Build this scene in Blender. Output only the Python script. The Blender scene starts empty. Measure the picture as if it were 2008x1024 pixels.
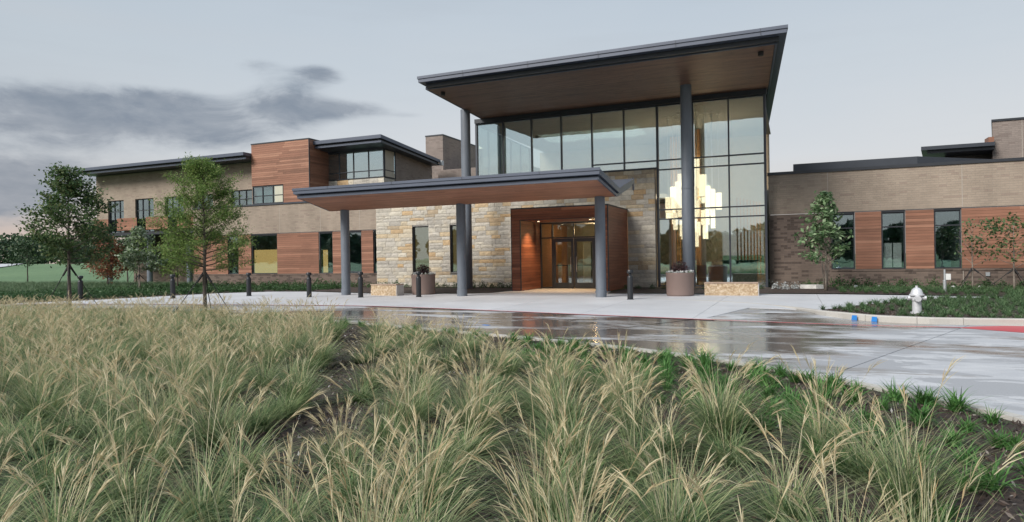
import bpy, math, random
import numpy as np
from mathutils import Vector, Matrix
R = math.radians
rnd = random.Random(7)
S = bpy.context.scene
COL = S.collection

# ------------------------------------------------------------------ camera
# world frame: X runs along the entrance facade, Y is depth towards it, Z up
cam_d = bpy.data.cameras.new('camera'); cam = bpy.data.objects.new('camera', cam_d); COL.objects.link(cam)
S.camera = cam
cam_d.sensor_width = 36; cam_d.lens = 36 * 1300 / 2008
cam_d.clip_start = 0.05; cam_d.clip_end = 4000
_y, _p, _r = R(23.0), R(-.194), R(.886)
fwd = Vector((-math.sin(_y) * math.cos(_p), math.cos(_y) * math.cos(_p), math.sin(_p)))
rgt = Vector((math.cos(_y), math.sin(_y), 0)); dwn = fwd.cross(rgt)
r2 = rgt * math.cos(_r) + dwn * math.sin(_r); d2 = -rgt * math.sin(_r) + dwn * math.cos(_r)
m = Matrix((r2, -d2, -fwd)).transposed().to_4x4(); m.translation = (0, 0, 1.55)
cam.matrix_world = m

S.view_settings.view_transform = 'Standard'; S.view_settings.look = 'None'
S.view_settings.exposure = 0.26; S.view_settings.gamma = 1; S.view_settings.use_curve_mapping = False
try:
    S.cycles.max_bounces = 7; S.cycles.transparent_max_bounces = 14; S.cycles.glossy_bounces = 4
    S.cycles.diffuse_bounces = 3; S.cycles.sample_clamp_indirect = 4.0; S.cycles.caustics_reflective = False; S.cycles.caustics_refractive = False
    S.cycles.use_denoising = True
except Exception: pass

# ------------------------------------------------------------------ node helpers
class NT:
    def __init__(s, tree): s.t = tree; s.n = tree.nodes; s.l = tree.links
    def node(s, typ, **kw):
        n = s.n.new(typ)
        for k, v in kw.items(): setattr(n, k, v)
        return n
    def set(s, sock, v):
        if hasattr(v, 'is_linked') or isinstance(v, bpy.types.NodeSocket): s.l.new(v, sock)
        elif v is not None: sock.default_value = v
    def math(s, op, a, b=None, c=None, clamp=False):
        n = s.node('ShaderNodeMath', operation=op, use_clamp=clamp)
        s.set(n.inputs[0], a)
        if b is not None: s.set(n.inputs[1], b)
        if c is not None: s.set(n.inputs[2], c)
        return n.outputs[0]
    def mix(s, f, a, b, blend='MIX'):
        n = s.node('ShaderNodeMix', data_type='RGBA', blend_type=blend)
        s.set(n.inputs[0], f)
        for i, v in ((6, a), (7, b)):
            s.set(n.inputs[i], (*v, 1) if isinstance(v, tuple) and len(v) == 3 else v)
        return n.outputs[2]
    def ramp(s, f, stops, interp='LINEAR'):
        n = s.node('ShaderNodeValToRGB'); n.color_ramp.interpolation = interp
        e = n.color_ramp.elements
        while len(e) < len(stops): e.new(.5)
        for i, (p, c) in enumerate(stops):
            e[i].position = p; e[i].color = (*c, 1) if isinstance(c, tuple) else (c, c, c, 1)
        s.set(n.inputs[0], f); return n.outputs[0]
    def noise(s, vec, scale, detail=3, rough=.55, dist=0.0, dim='3D'):
        n = s.node('ShaderNodeTexNoise', noise_dimensions=dim); s.set(n.inputs['Vector'], vec)
        n.inputs['Scale'].default_value = scale; n.inputs['Detail'].default_value = detail
        n.inputs['Roughness'].default_value = rough; n.inputs['Distortion'].default_value = dist
        return n.outputs[0]
    def vmul(s, v, k):
        n = s.node('ShaderNodeVectorMath', operation='MULTIPLY'); s.set(n.inputs[0], v); s.set(n.inputs[1], k); return n.outputs[0]
    def smooth(s, v, a, b):
        n = s.node('ShaderNodeMapRange', interpolation_type='SMOOTHSTEP'); s.set(n.inputs[0], v)
        n.inputs[1].default_value = a; n.inputs[2].default_value = b; return n.outputs[0]

# ------------------------------------------------------------------ sky
SUN_EL, SUN_AZ = 38.0, 208.0      # azimuth clockwise from +Y: the soft light comes from behind the camera
W = bpy.data.worlds.new('World'); S.world = W; W.use_nodes = True
T = NT(W.node_tree); T.n.clear()
out = T.node('ShaderNodeOutputWorld'); bg = T.node('ShaderNodeBackground'); T.l.new(bg.outputs[0], out.inputs[0])
sky = T.node('ShaderNodeTexSky', sky_type='NISHITA'); sky.sun_disc = False
sky.sun_elevation = R(SUN_EL); sky.sun_rotation = R(SUN_AZ); sky.air_density = 1.2; sky.dust_density = 3
tc = T.node('ShaderNodeTexCoord'); D = tc.outputs['Generated']
sp = T.node('ShaderNodeSeparateXYZ'); T.l.new(D, sp.inputs[0])
el = T.math('MULTIPLY', T.math('ARCSINE', sp.outputs[2]), 57.2958)
az = T.math('MULTIPLY', T.math('ARCTAN2', sp.outputs[0], sp.outputs[1]), 57.2958)
elw = T.math('ADD', el, T.math('MULTIPLY', T.math('SUBTRACT', T.noise(T.vmul(D, (1.5, 1.5, 4)), 2.2, 3), .5), 5))
base = T.ramp(T.math('DIVIDE', elw, 90, clamp=True), [(0, (.68, .62, .57)), (.035, (.72, .68, .65)), (.09, (.69, .715, .745)), (.17, (.60, .66, .72)), (.3, (.47, .56, .66)), (.6, (.40, .49, .61)), (1, (.36, .45, .58))])
def blob(a, e, wa, we, k):
    u = T.math('DIVIDE', T.math('SUBTRACT', az, a), wa); v = T.math('DIVIDE', T.math('SUBTRACT', el, e), we)
    r = T.math('ADD', T.math('MULTIPLY', u, u), T.math('MULTIPLY', v, v))
    return T.math('MULTIPLY', T.math('EXPONENT', T.math('MULTIPLY', r, -1)), k)
peach = blob(-70, 1.3, 26, 3.4, .95)
base = T.mix(peach, base, (.74, .50, .37))
base = T.mix(blob(-72, 9, 26, 16, .5), base, (.44, .51, .57))
dens = None
for b in [(-56.5, 11.0, 7.5, 2.1, 1.15), (-52, 9.8, 12, 2.2, .6), (-46.5, 11.0, 5.5, 1.5, .8), (-41.6, 12.7, 3.6, 1.7, 1.15), (-36.4, 12.6, 3.2, .8, 1.15), (-38.8, 15.2, 2.4, .95, 1.1),
          (-44, 15.6, 2.2, .9, .75), (-31.5, 12.2, 2.4, .4, .5), (-50, 12.6, 3.0, .8, .55), (-61, 5.0, 6, 2.3, 1.7), (-57.5, 6.6, 7, .8, .45), (-52.5, 6.4, 2.4, .45, .5), (-78, 9, 9, 2.6, 1.0), (-95, 6.5, 12, 2.0, .9),
          (-130, 11, 22, 2.4, .75), (150, 8, 30, 2.6, .8), (100, 12, 22, 2.0, .6), (-165, 24, 30, 3.5, .55)]:
    g = blob(*b); dens = g if dens is None else T.math('ADD', dens, g)
warp = T.node('ShaderNodeVectorMath', operation='ADD'); T.l.new(T.vmul(D, (1, 1, 3.2)), warp.inputs[0])
wn = T.node('ShaderNodeTexNoise'); T.l.new(D, wn.inputs['Vector']); wn.inputs['Scale'].default_value = 5
T.l.new(T.vmul(wn.outputs[1], (.22, .22, .22)), warp.inputs[1])
n1 = T.noise(warp.outputs[0], 7.5, 7, .62)
n2 = T.noise(T.vmul(warp.outputs[0], (1, 1, 1.8)), 3.0, 4, .55)
dd = T.math('MULTIPLY', dens, T.math('ADD', T.math('MULTIPLY', T.math('SUBTRACT', n1, .12), 2.3), T.math('MULTIPLY', n2, .6)))
dd = T.smooth(dd, .44, 1.5)
streak = T.math('MULTIPLY', T.smooth(T.noise(T.vmul(D, (1, 1, 9)), 2.6, 6, .6), .45, .8), .16)
col = T.mix(streak, base, (.44, .48, .53))
ccol = T.mix(T.smooth(n1, .3, .75), (.35, .385, .44), (.185, .23, .30))
col = T.mix(T.math('MULTIPLY', dd, .88), col, ccol)
# a little real Nishita radiance mixed in
nm = T.node('ShaderNodeVectorMath', operation='SCALE'); T.l.new(sky.outputs[0], nm.inputs[0]); nm.inputs['Scale'].default_value = .05
# warm dawn streaks low in the sky behind the viewer (they show as reflections in the lobby glass)
for b_ in ((176, 13.6, 60, .9, .5), (-170, 17.5, 70, .7, .35), (-178, 7, 80, 3.5, .3)):
    g = blob(*b_); gq = blob(b_[0] - 360, *b_[1:]) if b_[0] > 0 else blob(b_[0] + 360, *b_[1:])
    col = T.mix(T.math('MULTIPLY', T.math('ADD', g, gq, clamp=True), T.math('ADD', .35, n2), clamp=True), col, (.86, .60, .45))
fin = T.mix(.10, col, nm.outputs[0])
T.l.new(fin, bg.inputs[0]); bg.inputs[1].default_value = .88

sun_d = bpy.data.lights.new('sun', 'SUN'); sun = bpy.data.objects.new('sun', sun_d); COL.objects.link(sun)
sun_d.energy = 3.9; sun_d.angle = R(26); sun_d.color = (1.0, .93, .86)
sv = Vector((math.sin(R(SUN_AZ)) * math.cos(R(SUN_EL)), math.cos(R(SUN_AZ)) * math.cos(R(SUN_EL)), math.sin(R(SUN_EL))))
sun.rotation_euler = sv.to_track_quat('Z', 'Y').to_euler(); sun.location = (-10, -20, 30)

# ------------------------------------------------------------------ object helpers
def tag(o, label=None, cat=None, group=None, kind=None):
    if label: o['label'] = label
    if cat: o['category'] = cat
    if group: o['group'] = group
    if kind: o['kind'] = kind
    return o
def empty(name, loc, label, cat, group=None):
    o = bpy.data.objects.new(name, None); COL.objects.link(o); o.location = loc; o.empty_display_size = .3
    o['wl'] = tuple(loc)
    return tag(o, label, cat, group)
def wl(o): return np.array(o['wl']) if o is not None and 'wl' in o.keys() else np.zeros(3)
def link(name, me, parent=None, loc=None, origin=None):
    """object whose mesh is written in world metres; origin = its pivot"""
    o = bpy.data.objects.new(name, me); COL.objects.link(o)
    org = np.array(origin if origin is not None else (wl(parent) if parent is not None else (0, 0, 0)), float)
    o['wl'] = tuple(org)
    if parent is not None: o.parent = parent; o.location = tuple(org - wl(parent))
    else: o.location = tuple(org)
    return o
class MB:
    def __init__(s): s.v = []; s.f = []
    def quad(s, a, b, c, d):
        i = len(s.v); s.v += [a, b, c, d]; s.f.append((i, i + 1, i + 2, i + 3)); return s
    def poly(s, pts):
        i = len(s.v); s.v += list(pts); s.f.append(tuple(range(i, i + len(pts)))); return s
    def box(s, x0, x1, y0, y1, z0, z1):
        return s.hexa([(x0, y0, z0), (x1, y0, z0), (x1, y1, z0), (x0, y1, z0), (x0, y0, z1), (x1, y0, z1), (x1, y1, z1), (x0, y1, z1)])
    def hexa(s, p):
        i = len(s.v); s.v += list(p)
        for f in ((3, 2, 1, 0), (4, 5, 6, 7), (0, 1, 5, 4), (1, 2, 6, 5), (2, 3, 7, 6), (3, 0, 4, 7)): s.f.append(tuple(i + k for k in f))
        return s
    def prism(s, pts, z0, z1):
        n = len(pts); i = len(s.v)
        area = sum(pts[k][0] * pts[(k + 1) % n][1] - pts[(k + 1) % n][0] * pts[k][1] for k in range(n))
        if area < 0: pts = pts[::-1]
        s.v += [(x, y, z0) for x, y in pts] + [(x, y, z1) for x, y in pts]
        s.f.append(tuple(range(i + n - 1, i - 1, -1))); s.f.append(tuple(range(i + n, i + 2 * n)))
        for k in range(n): q = (k + 1) % n; s.f.append((i + k, i + q, i + n + q, i + n + k))
        return s
    def lathe(s, prof, cx=0, cy=0, z0=0, n=20):
        """prof: (radius, z) bottom to top"""
        i = len(s.v)
        for r, z in prof:
            for k in range(n):
                a = 2 * math.pi * k / n; s.v.append((cx + r * math.cos(a), cy + r * math.sin(a), z0 + z))
        for j in range(len(prof) - 1):
            for k in range(n): q = (k + 1) % n; s.f.append((i + j * n + k, i + j * n + q, i + (j + 1) * n + q, i + (j + 1) * n + k))
        s.f.append(tuple(i + k for k in range(n - 1, -1, -1))); s.f.append(tuple(i + (len(prof) - 1) * n + k for k in range(n)))
        return s
    def tube(s, pts, rad, n=6):
        pts = [Vector(p) for p in pts]; i = len(s.v); up = Vector((0, 0, 1)); pu = None
        for j, p in enumerate(pts):
            t = (pts[min(j + 1, len(pts) - 1)] - pts[max(j - 1, 0)]).normalized()
            if pu is None: pu = (t.cross(Vector((1, 0, 0))) if abs(t.x) < .8 else t.cross(up)).normalized()
            u = (pu - t * pu.dot(t)).normalized(); pu = u; w = t.cross(u)
            r = rad[j] if isinstance(rad, (list, tuple)) else rad
            for k in range(n):
                a = 2 * math.pi * k / n; s.v.append(tuple(p + u * (r * math.cos(a)) + w * (r * math.sin(a))))
        for j in range(len(pts) - 1):
            for k in range(n): q = (k + 1) % n; s.f.append((i + j * n + k, i + j * n + q, i + (j + 1) * n + q, i + (j + 1) * n + k))
        s.f.append(tuple(i + k for k in range(n - 1, -1, -1))); s.f.append(tuple(i + (len(pts) - 1) * n + k for k in range(n)))
        return s
    def mesh(s, name, mat, org=(0, 0, 0), smooth=False):
        me = bpy.data.meshes.new(name); o = np.array(org)
        me.from_pydata([tuple(np.array(v) - o) for v in s.v], [], s.f); me.update()
        if mat: me.materials.append(mat)
        if smooth: me.polygons.foreach_set('use_smooth', [True] * len(me.polygons))
        return me
    def build(s, name, mat, parent=None, origin=None, smooth=False):
        org = origin if origin is not None else (wl(parent) if parent is not None else (0, 0, 0))
        return link(name, s.mesh(name, mat, org, smooth), parent, origin=org)
def smooth_auto(o, ang=35):
    me = o.data; me.polygons.foreach_set('use_smooth', [True] * len(me.polygons))
    try: me.set_sharp_from_angle(angle=R(ang))
    except Exception: pass
    return o
def np_mesh(name, V, F, mat, smooth=False):
    me = bpy.data.meshes.new(name); V = np.asarray(V, np.float32); F = np.asarray(F, np.int32); k = F.shape[1]
    me.vertices.add(len(V)); me.vertices.foreach_set('co', V.ravel())
    me.loops.add(F.size); me.loops.foreach_set('vertex_index', F.ravel())
    me.polygons.add(len(F)); me.polygons.foreach_set('loop_start', np.arange(0, F.size, k, dtype=np.int32))
    me.polygons.foreach_set('loop_total', np.full(len(F), k, np.int32))
    me.update(calc_edges=True); me.materials.append(mat)
    if smooth: me.polygons.foreach_set('use_smooth', [True] * len(F))
    return me

# ------------------------------------------------------------------ materials
MATS = {}
def mat(name):
    m = bpy.data.materials.new(name); m.use_nodes = True; t = NT(m.node_tree)
    b = t.n['Principled BSDF']; MATS[name] = m
    return m, t, b
def pos(t): return t.node('ShaderNodeNewGeometry').outputs['Position']
def bump(t, b, h, dist=.01, strength=1.0):
    n = t.node('ShaderNodeBump'); n.inputs['Distance'].default_value = dist; n.inputs['Strength'].default_value = strength
    t.set(n.inputs['Height'], h); t.l.new(n.outputs[0], b.inputs['Normal'])
def orand(t):
    oi = t.node('ShaderNodeObjectInfo').outputs['Random']; g = t.node('ShaderNodeNewGeometry').outputs['Random Per Island']
    return t.math('FRACT', t.math('ADD', oi, g))
def simple(name, c, rough=.5, metal=0, var=.12, nscale=3, bumpd=0, spec=.5):
    m, t, b = mat(name); n = t.noise(pos(t), nscale, 5, .6)
    k = t.ramp(n, [(.25, 1 - var), (.75, 1 + var)])
    t.set(b.inputs['Base Color'], t.mix(1, c, k, 'MULTIPLY'))
    b.inputs['Roughness'].default_value = rough; b.inputs['Metallic'].default_value = metal
    b.inputs['Specular IOR Level'].default_value = spec
    if bumpd: bump(t, b, t.noise(pos(t), nscale * 8, 4), bumpd)
    return m
def brick_mat(name, c1, c2, mortar, dark_frac=.25, c3=None, scale=1.0):
    m, t, b = mat(name); s = t.node('ShaderNodeSeparateXYZ'); t.l.new(pos(t), s.inputs[0])
    cb = t.node('ShaderNodeCombineXYZ'); t.l.new(t.math('ADD', s.outputs[0], s.outputs[1]), cb.inputs[0]); t.l.new(s.outputs[2], cb.inputs[1])
    br = t.node('ShaderNodeTexBrick'); t.l.new(cb.outputs[0], br.inputs['Vector'])
    br.inputs['Scale'].default_value = 1; br.inputs['Brick Width'].default_value = .3 * scale; br.inputs['Row Height'].default_value = .1 * scale
    br.inputs['Mortar Size'].default_value = .006; br.inputs['Mortar Smooth'].default_value = .3; br.inputs['Bias'].default_value = -.2
    br.inputs['Color1'].default_value = (*c1, 1); br.inputs['Color2'].default_value = (*c2, 1); br.inputs['Mortar'].default_value = (*mortar, 1)
    # odd darker bricks picked on the brick grid
    row = t.math('FLOOR', t.math('DIVIDE', s.outputs[2], .1 * scale))
    colx = t.math('FLOOR', t.math('ADD', t.math('DIVIDE', cb_x(t, s), .3 * scale), t.math('MULTIPLY', t.math('MODULO', row, 2), .5)))
    wn = t.node('ShaderNodeTexWhiteNoise', noise_dimensions='2D'); c2b = t.node('ShaderNodeCombineXYZ'); t.l.new(colx, c2b.inputs[0]); t.l.new(row, c2b.inputs[1]); t.l.new(c2b.outputs[0], wn.inputs[0])
    dk = t.math('MULTIPLY', t.math('LESS_THAN', wn.outputs[0], dark_frac), t.math('SUBTRACT', 1, br.outputs['Fac']))
    c = t.mix(t.math('MULTIPLY', dk, .7), br.outputs[0], c3 or tuple(x * .55 for x in c1))
    n = t.noise(t.vmul(pos(t), (1, 1, .5)), .8, 5, .6)
    c = t.mix(1, c, t.ramp(n, [(.3, .84), (.7, 1.12)]), 'MULTIPLY')
    c = t.mix(1, c, t.ramp(t.noise(pos(t), 30, 3), [(.3, .9), (.7, 1.08)]), 'MULTIPLY')
    t.set(b.inputs['Base Color'], c); b.inputs['Roughness'].default_value = .88; b.inputs['Specular IOR Level'].default_value = .25
    bump(t, b, t.math('SUBTRACT', 1, br.outputs['Fac']), .006)
    return m
def cb_x(t, s): return t.math('ADD', s.outputs[0], s.outputs[1])
brick_mat('brick_tan', (.33, .275, .222), (.285, .238, .192), (.31, .275, .235), .1, (.26, .205, .17))
brick_mat('brick_brown', (.17, .132, .11), (.135, .105, .09), (.15, .125, .11), .3, (.065, .05, .043))
brick_mat('brick_grey', (.26, .222, .20), (.222, .19, .172), (.24, .21, .19), .12, (.19, .155, .14))

def wood_mat(name, c_lo, c_mid, c_hi, rough=.55, axis=0):
    m, t, b = mat(name); r = orand(t)
    off = t.node('ShaderNodeCombineXYZ'); t.l.new(t.math('MULTIPLY', r, 37), off.inputs[0]); t.l.new(t.math('MULTIPLY', r, 11), off.inputs[2])
    v = t.node('ShaderNodeVectorMath', operation='ADD'); t.l.new(t.vmul(pos(t), (.9, .9, 26)), v.inputs[0]); t.l.new(off.outputs[0], v.inputs[1])
    g = t.noise(v.outputs[0], 1.2, 5, .65, .4)
    c = t.ramp(r, [(0, c_lo), (.35, c_mid), (.7, c_mid), (1, c_hi)])
    c = t.mix(1, c, t.ramp(g, [(.25, .68), (.5, 1.0), (.75, 1.22)]), 'MULTIPLY')
    c = t.mix(1, c, t.ramp(t.noise(pos(t), .5, 3), [(.3, .88), (.7, 1.1)]), 'MULTIPLY')
    t.set(b.inputs['Base Color'], c); b.inputs['Roughness'].default_value = rough; b.inputs['Specular IOR Level'].default_value = .35
    bump(t, b, g, .002)
    return m
wood_mat('wood_panel', (.185, .092, .060), (.26, .127, .083), (.345, .183, .122))
wood_mat('wood_portal', (.20, .075, .042), (.27, .10, .056), (.345, .14, .078), .45)
wood_mat('wood_soffit', (.24, .105, .065), (.33, .15, .09), (.40, .19, .12), .5)
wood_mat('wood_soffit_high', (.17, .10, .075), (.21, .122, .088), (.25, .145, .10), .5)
wood_mat('wood_inside', (.34, .18, .08), (.45, .25, .11), (.55, .32, .15), .5)

def stone_mat():
    m, t, b = mat('ledge_stone'); r = orand(t)
    c = t.ramp(r, [(0, (.38, .36, .32)), (.25, (.50, .475, .42)), (.45, (.44, .41, .345)), (.6, (.57, .54, .46)), (.74, (.52, .44, .31)), (.88, (.49, .35, .20)), (1, (.38, .325, .245))])
    c = t.mix(1, c, t.ramp(t.noise(pos(t), 5, 6, .65), [(.25, .72), (.5, 1), (.78, 1.2)]), 'MULTIPLY')
    c = t.mix(t.math('MULTIPLY', t.smooth(t.noise(pos(t), 2.3, 4), .55, .8), .3), c, (.45, .35, .22))
    t.set(b.inputs['Base Color'], c); b.inputs['Roughness'].default_value = .85; b.inputs['Specular IOR Level'].default_value = .3
    bump(t, b, t.noise(pos(t), 14, 6, .7), .035)
    return m
stone_mat()
simple('mortar', (.30, .29, .27), .9, 0, .15, 4, .01)
simple('metal_dark', (.052, .060, .074), .42, .35, .1, 2)
simple('metal_fascia', (.078, .095, .132), .45, .12, .12, .7)
simple('metal_trim', (.035, .04, .048), .45, .3)
simple('metal_roof', (.10, .11, .13), .5, .3)
simple('black', (.012, .013, .014), .6)
simple('bollard_black', (.022, .025, .029), .38, .2)
simple('silver_paint', (.62, .64, .67), .33, .35, .12, 12, .003)
simple('planter_brown', (.22, .16, .14), .5, 0, .06, 2)
simple('blue_paint', (.02, .19, .55), .5)
simple('galvanised', (.42, .45, .47), .45, .5, .15, 14)
simple('white_plastic', (.62, .64, .64), .5)
simple('rubber_black', (.018, .018, .02), .7)
simple('inner_dark', (.10, .13, .135), .8)
simple('inner_tan', (.42, .34, .20), .8)
simple('inner_wall', (.40, .37, .31), .8)
simple('inner_ceiling', (.30, .31, .32), .8)
simple('inner_teal', (.08, .17, .18), .6)
simple('inner_floor', (.22, .17, .12), .3)
simple('sofa_cloth', (.30, .13, .05), .8)
simple('caulk', (.37, .34, .30), .8)
simple('rock_pale', (.55, .55, .53), .8, 0, .2, 9, .01)

def column_mat():
    m, t, b = mat('column_paint')
    c = t.mix(1, (.135, .158, .19), t.ramp(t.noise(t.vmul(pos(t), (3, 3, .8)), 1.6, 5, .6), [(.25, .82), (.75, 1.16)]), 'MULTIPLY')
    t.set(b.inputs['Base Color'], c); b.inputs['Roughness'].default_value = .5
    t.set(b.inputs['Roughness'], t.ramp(t.noise(pos(t), 9, 3), [(.3, .42), (.7, .6)]))
    bump(t, b, t.noise(pos(t), 22, 3), .003)
column_mat()
def concrete_mat(name, c, wet=0):
    m, t, b = mat(name); P = pos(t)
    r = orand(t)
    k = t.ramp(t.noise(P, .6, 6, .65), [(.3, .88), (.7, 1.08)])
    col = t.mix(1, c, k, 'MULTIPLY'); col = t.mix(1, col, t.ramp(t.noise(P, 60, 3), [(.3, .93), (.7, 1.06)]), 'MULTIPLY')
    col = t.mix(1, col, t.ramp(r, [(0, .95), (1, 1.05)]), 'MULTIPLY')
    col = t.mix(t.math('MULTIPLY', t.smooth(t.noise(P, 1.7, 6, .7), .56, .8), .3), col, (.30, .285, .26))
    t.set(b.inputs['Base Color'], col); b.inputs['Roughness'].default_value = .62
    bump(t, b, t.noise(P, 140, 2), .0015)
concrete_mat('concrete_walk', (.50, .52, .545))
concrete_mat('concrete_kerb', (.44, .43, .40))
def wet_mat():
    m, t, b = mat('concrete_wet'); P = pos(t)
    s = t.node('ShaderNodeSeparateXYZ'); t.l.new(P, s.inputs[0])
    # drying line across the drive: signed distance to the joint through (0.24,8.97)-(3.05,15.79)
    sd = t.math('ADD', t.math('MULTIPLY', t.math('SUBTRACT', s.outputs[0], .24), .924), t.math('MULTIPLY', t.math('SUBTRACT', s.outputs[1], 8.97), -.381))
    rot = t.node('ShaderNodeMapping'); rot.inputs['Rotation'].default_value = (0, 0, R(-8)); rot.inputs['Scale'].default_value = (.36, .95, 1); t.l.new(P, rot.inputs[0])
    n = t.noise(rot.outputs[0], .75, 6, .62, .5)
    n3 = t.noise(rot.outputs[0], 2.6, 5, .6, .8)
    right = t.smooth(sd, -2.2, .4)
    far = t.smooth(s.outputs[1], 15.5, 18.2)
    left = t.smooth(s.outputs[0], -12, -18)
    w = t.math('ADD', t.math('MULTIPLY', n, .8), t.math('MULTIPLY', n3, .2))
    w = t.math('SUBTRACT', w, t.math('MULTIPLY', right, .105)); w = t.math('SUBTRACT', w, t.math('MULTIPLY', far, .07)); w = t.math('SUBTRACT', w, t.math('MULTIPLY', left, .06))
    n4 = t.noise(rot.outputs[0], 9, 5, .7, .6); w = t.math('ADD', w, t.math('MULTIPLY', t.math('SUBTRACT', n4, .5), .06))
    wet = t.smooth(w, .40, .455)
    pud = t.smooth(w, .45, .51)
    dry = t.mix(t.smooth(n3, .4, .6), (.40, .42, .445), (.475, .495, .515))
    damp = t.smooth(t.math('ADD', t.noise(rot.outputs[0], 1.5, 6, .65, .7), t.math('MULTIPLY', right, .03)), .50, .525)
    dry = t.mix(damp, dry, (.31, .325, .345))
    wetc = t.mix(pud, (.25, .245, .24), (.14, .13, .12))
    col = t.mix(wet, dry, wetc)
    col = t.mix(t.math('MULTIPLY', t.smooth(t.noise(P, .7, 5, .7), .54, .7), .5), col, (.20, .145, .11))
    col = t.mix(1, col, t.ramp(t.noise(P, 45, 3), [(.3, .92), (.7, 1.07)]), 'MULTIPLY')
    t.set(b.inputs['Base Color'], col)
    t.set(b.inputs['Roughness'], t.ramp(t.math('ADD', t.math('MULTIPLY', wet, .5), t.math('MULTIPLY', pud, .5)), [(0, .6), (.5, .3), (1, .12)]))
    h = t.math('ADD', t.math('MULTIPLY', t.noise(t.vmul(P, (.5, 1, 1)), 2.2, 3), 1.0), t.math('MULTIPLY', t.noise(P, 90, 2), .05))
    bump(t, b, h, .006, .8)
wet_mat()
def paint_mat(name, c, thr):
    m, t, b = mat(name); P = pos(t)
    wear = t.smooth(t.noise(P, 9, 5, .7), thr, thr + .12)
    t.set(b.inputs['Base Color'], t.mix(wear, c, (.40, .36, .36))); b.inputs['Roughness'].default_value = .4
paint_mat('red_paint', (.50, .07, .085), .53); paint_mat('red_ramp', (.46, .035, .05), .66)

def mulch_mat():
    m, t, b = mat('mulch'); P = pos(t)
    c = t.ramp(t.noise(P, 26, 5, .7), [(.3, (.018, .013, .011)), (.5, (.045, .031, .025)), (.68, (.085, .062, .05)), (.8, (.17, .145, .13))])
    t.set(b.inputs['Base Color'], c); b.inputs['Roughness'].default_value = .8
    bump(t, b, t.noise(P, 40, 5, .7), .03)
    m, t, b = mat('mulch_chip'); r = orand(t)
    t.set(b.inputs['Base Color'], t.ramp(r, [(0, (.028, .019, .015)), (.5, (.065, .044, .034)), (.85, (.12, .09, .072)), (.97, (.26, .24, .225)), (1, (.42, .42, .42))])); b.inputs['Roughness'].default_value = .75
mulch_mat()
def lawn_mat():
    m, t, b = mat('lawn'); P = pos(t)
    c = t.ramp(t.noise(P, .05, 6, .6), [(.35, (.085, .16, .075)), (.65, (.13, .215, .105))])
    c = t.mix(1, c, t.ramp(t.noise(P, 3, 6, .7), [(.3, .7), (.7, 1.3)]), 'MULTIPLY')
    t.set(b.inputs['Base Color'], c); b.inputs['Roughness'].default_value = .9; bump(t, b, t.noise(P, 12, 5, .7), .06)
lawn_mat()
def leaf_mat(name, cols, trans=.25, rough=.55):
    m, t, b = mat(name); r = orand(t)
    n = len(cols); c = t.ramp(r, [(i / (n - 1), x) for i, x in enumerate(cols)])
    t.set(b.inputs['Base Color'], c); b.inputs['Roughness'].default_value = rough; b.inputs['Specular IOR Level'].default_value = .3
    tr = t.node('ShaderNodeBsdfTranslucent'); t.l.new(c, tr.inputs[0])
    mx = t.node('ShaderNodeMixShader'); mx.inputs[0].default_value = trans
    t.l.new(b.outputs[0], mx.inputs[1]); t.l.new(tr.outputs[0], mx.inputs[2]); t.l.new(mx.outputs[0], t.n['Material Output'].inputs[0])
leaf_mat('blade_green', [(.045, .095, .045), (.105, .19, .08), (.18, .28, .115), (.27, .345, .155), (.39, .41, .22)], .35)
def dry_tips():
    # ornamental grass: blade tips are dried to straw, some blades wholly
    m = MATS['blade_green']; t = NT(m.node_tree); b = t.n['Principled BSDF']; src = b.inputs['Base Color'].links[0].from_socket
    sp_ = t.node('ShaderNodeSeparateXYZ'); t.l.new(pos(t), sp_.inputs[0]); r = orand(t)
    h = t.math('ADD', sp_.outputs[2], t.math('MULTIPLY', t.math('SUBTRACT', t.math('FRACT', t.math('MULTIPLY', r, 13.7)), .5), .42))
    f = t.math('MULTIPLY', t.smooth(h, .28, .64), .78)
    c = t.mix(f, src, t.ramp(t.math('FRACT', t.math('MULTIPLY', r, 7.3)), [(0, (.40, .35, .21)), (.6, (.58, .53, .35)), (1, (.72, .68, .50))]))
    t.l.new(c, b.inputs['Base Color'])
    for n in t.n:
        if n.type == 'BSDF_TRANSLUCENT': t.l.new(c, n.inputs[0])
dry_tips()
leaf_mat('plume_straw', [(.46, .39, .23), (.60, .53, .34), (.76, .70, .50), (.46, .33, .17)], .4, .7)
leaf_mat('liriope', [(.045, .13, .035), (.08, .20, .05), (.13, .28, .075)], .3)
leaf_mat('bed_tuft', [(.05, .11, .045), (.09, .17, .07), (.15, .22, .11)], .28)
leaf_mat('shrub_leaf', [(.025, .07, .025), (.045, .105, .035), (.08, .155, .055)], .18, .4)
leaf_mat('oak_leaf', [(.035, .075, .03), (.07, .135, .05), (.12, .19, .075), (.18, .20, .09)], .34)
leaf_mat('feather_leaf', [(.085, .16, .04), (.13, .225, .055), (.20, .30, .085), (.27, .33, .11)], .36)
leaf_mat('pale_leaf', [(.07, .13, .05), (.15, .22, .10), (.28, .36, .24), (.42, .48, .38)], .25)
leaf_mat('red_leaf', [(.18, .06, .04), (.31, .11, .07), (.27, .15, .07), (.13, .15, .06)], .3)
leaf_mat('magnolia_leaf', [(.05, .10, .045), (.10, .18, .08), (.17, .27, .13), (.32, .42, .26)], .28, .4)
leaf_mat('dark_red_leaf', [(.022, .012, .014), (.05, .022, .028), (.08, .04, .04)], .1)
leaf_mat('white_petal', [(.75, .77, .78), (.85, .86, .85)], .2)
leaf_mat('silver_leaf', [(.30, .34, .34), (.45, .49, .50), (.60, .63, .64)], .2)
leaf_mat('far_leaf', [(.03, .065, .035), (.05, .09, .045), (.08, .125, .06)], .1)
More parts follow.
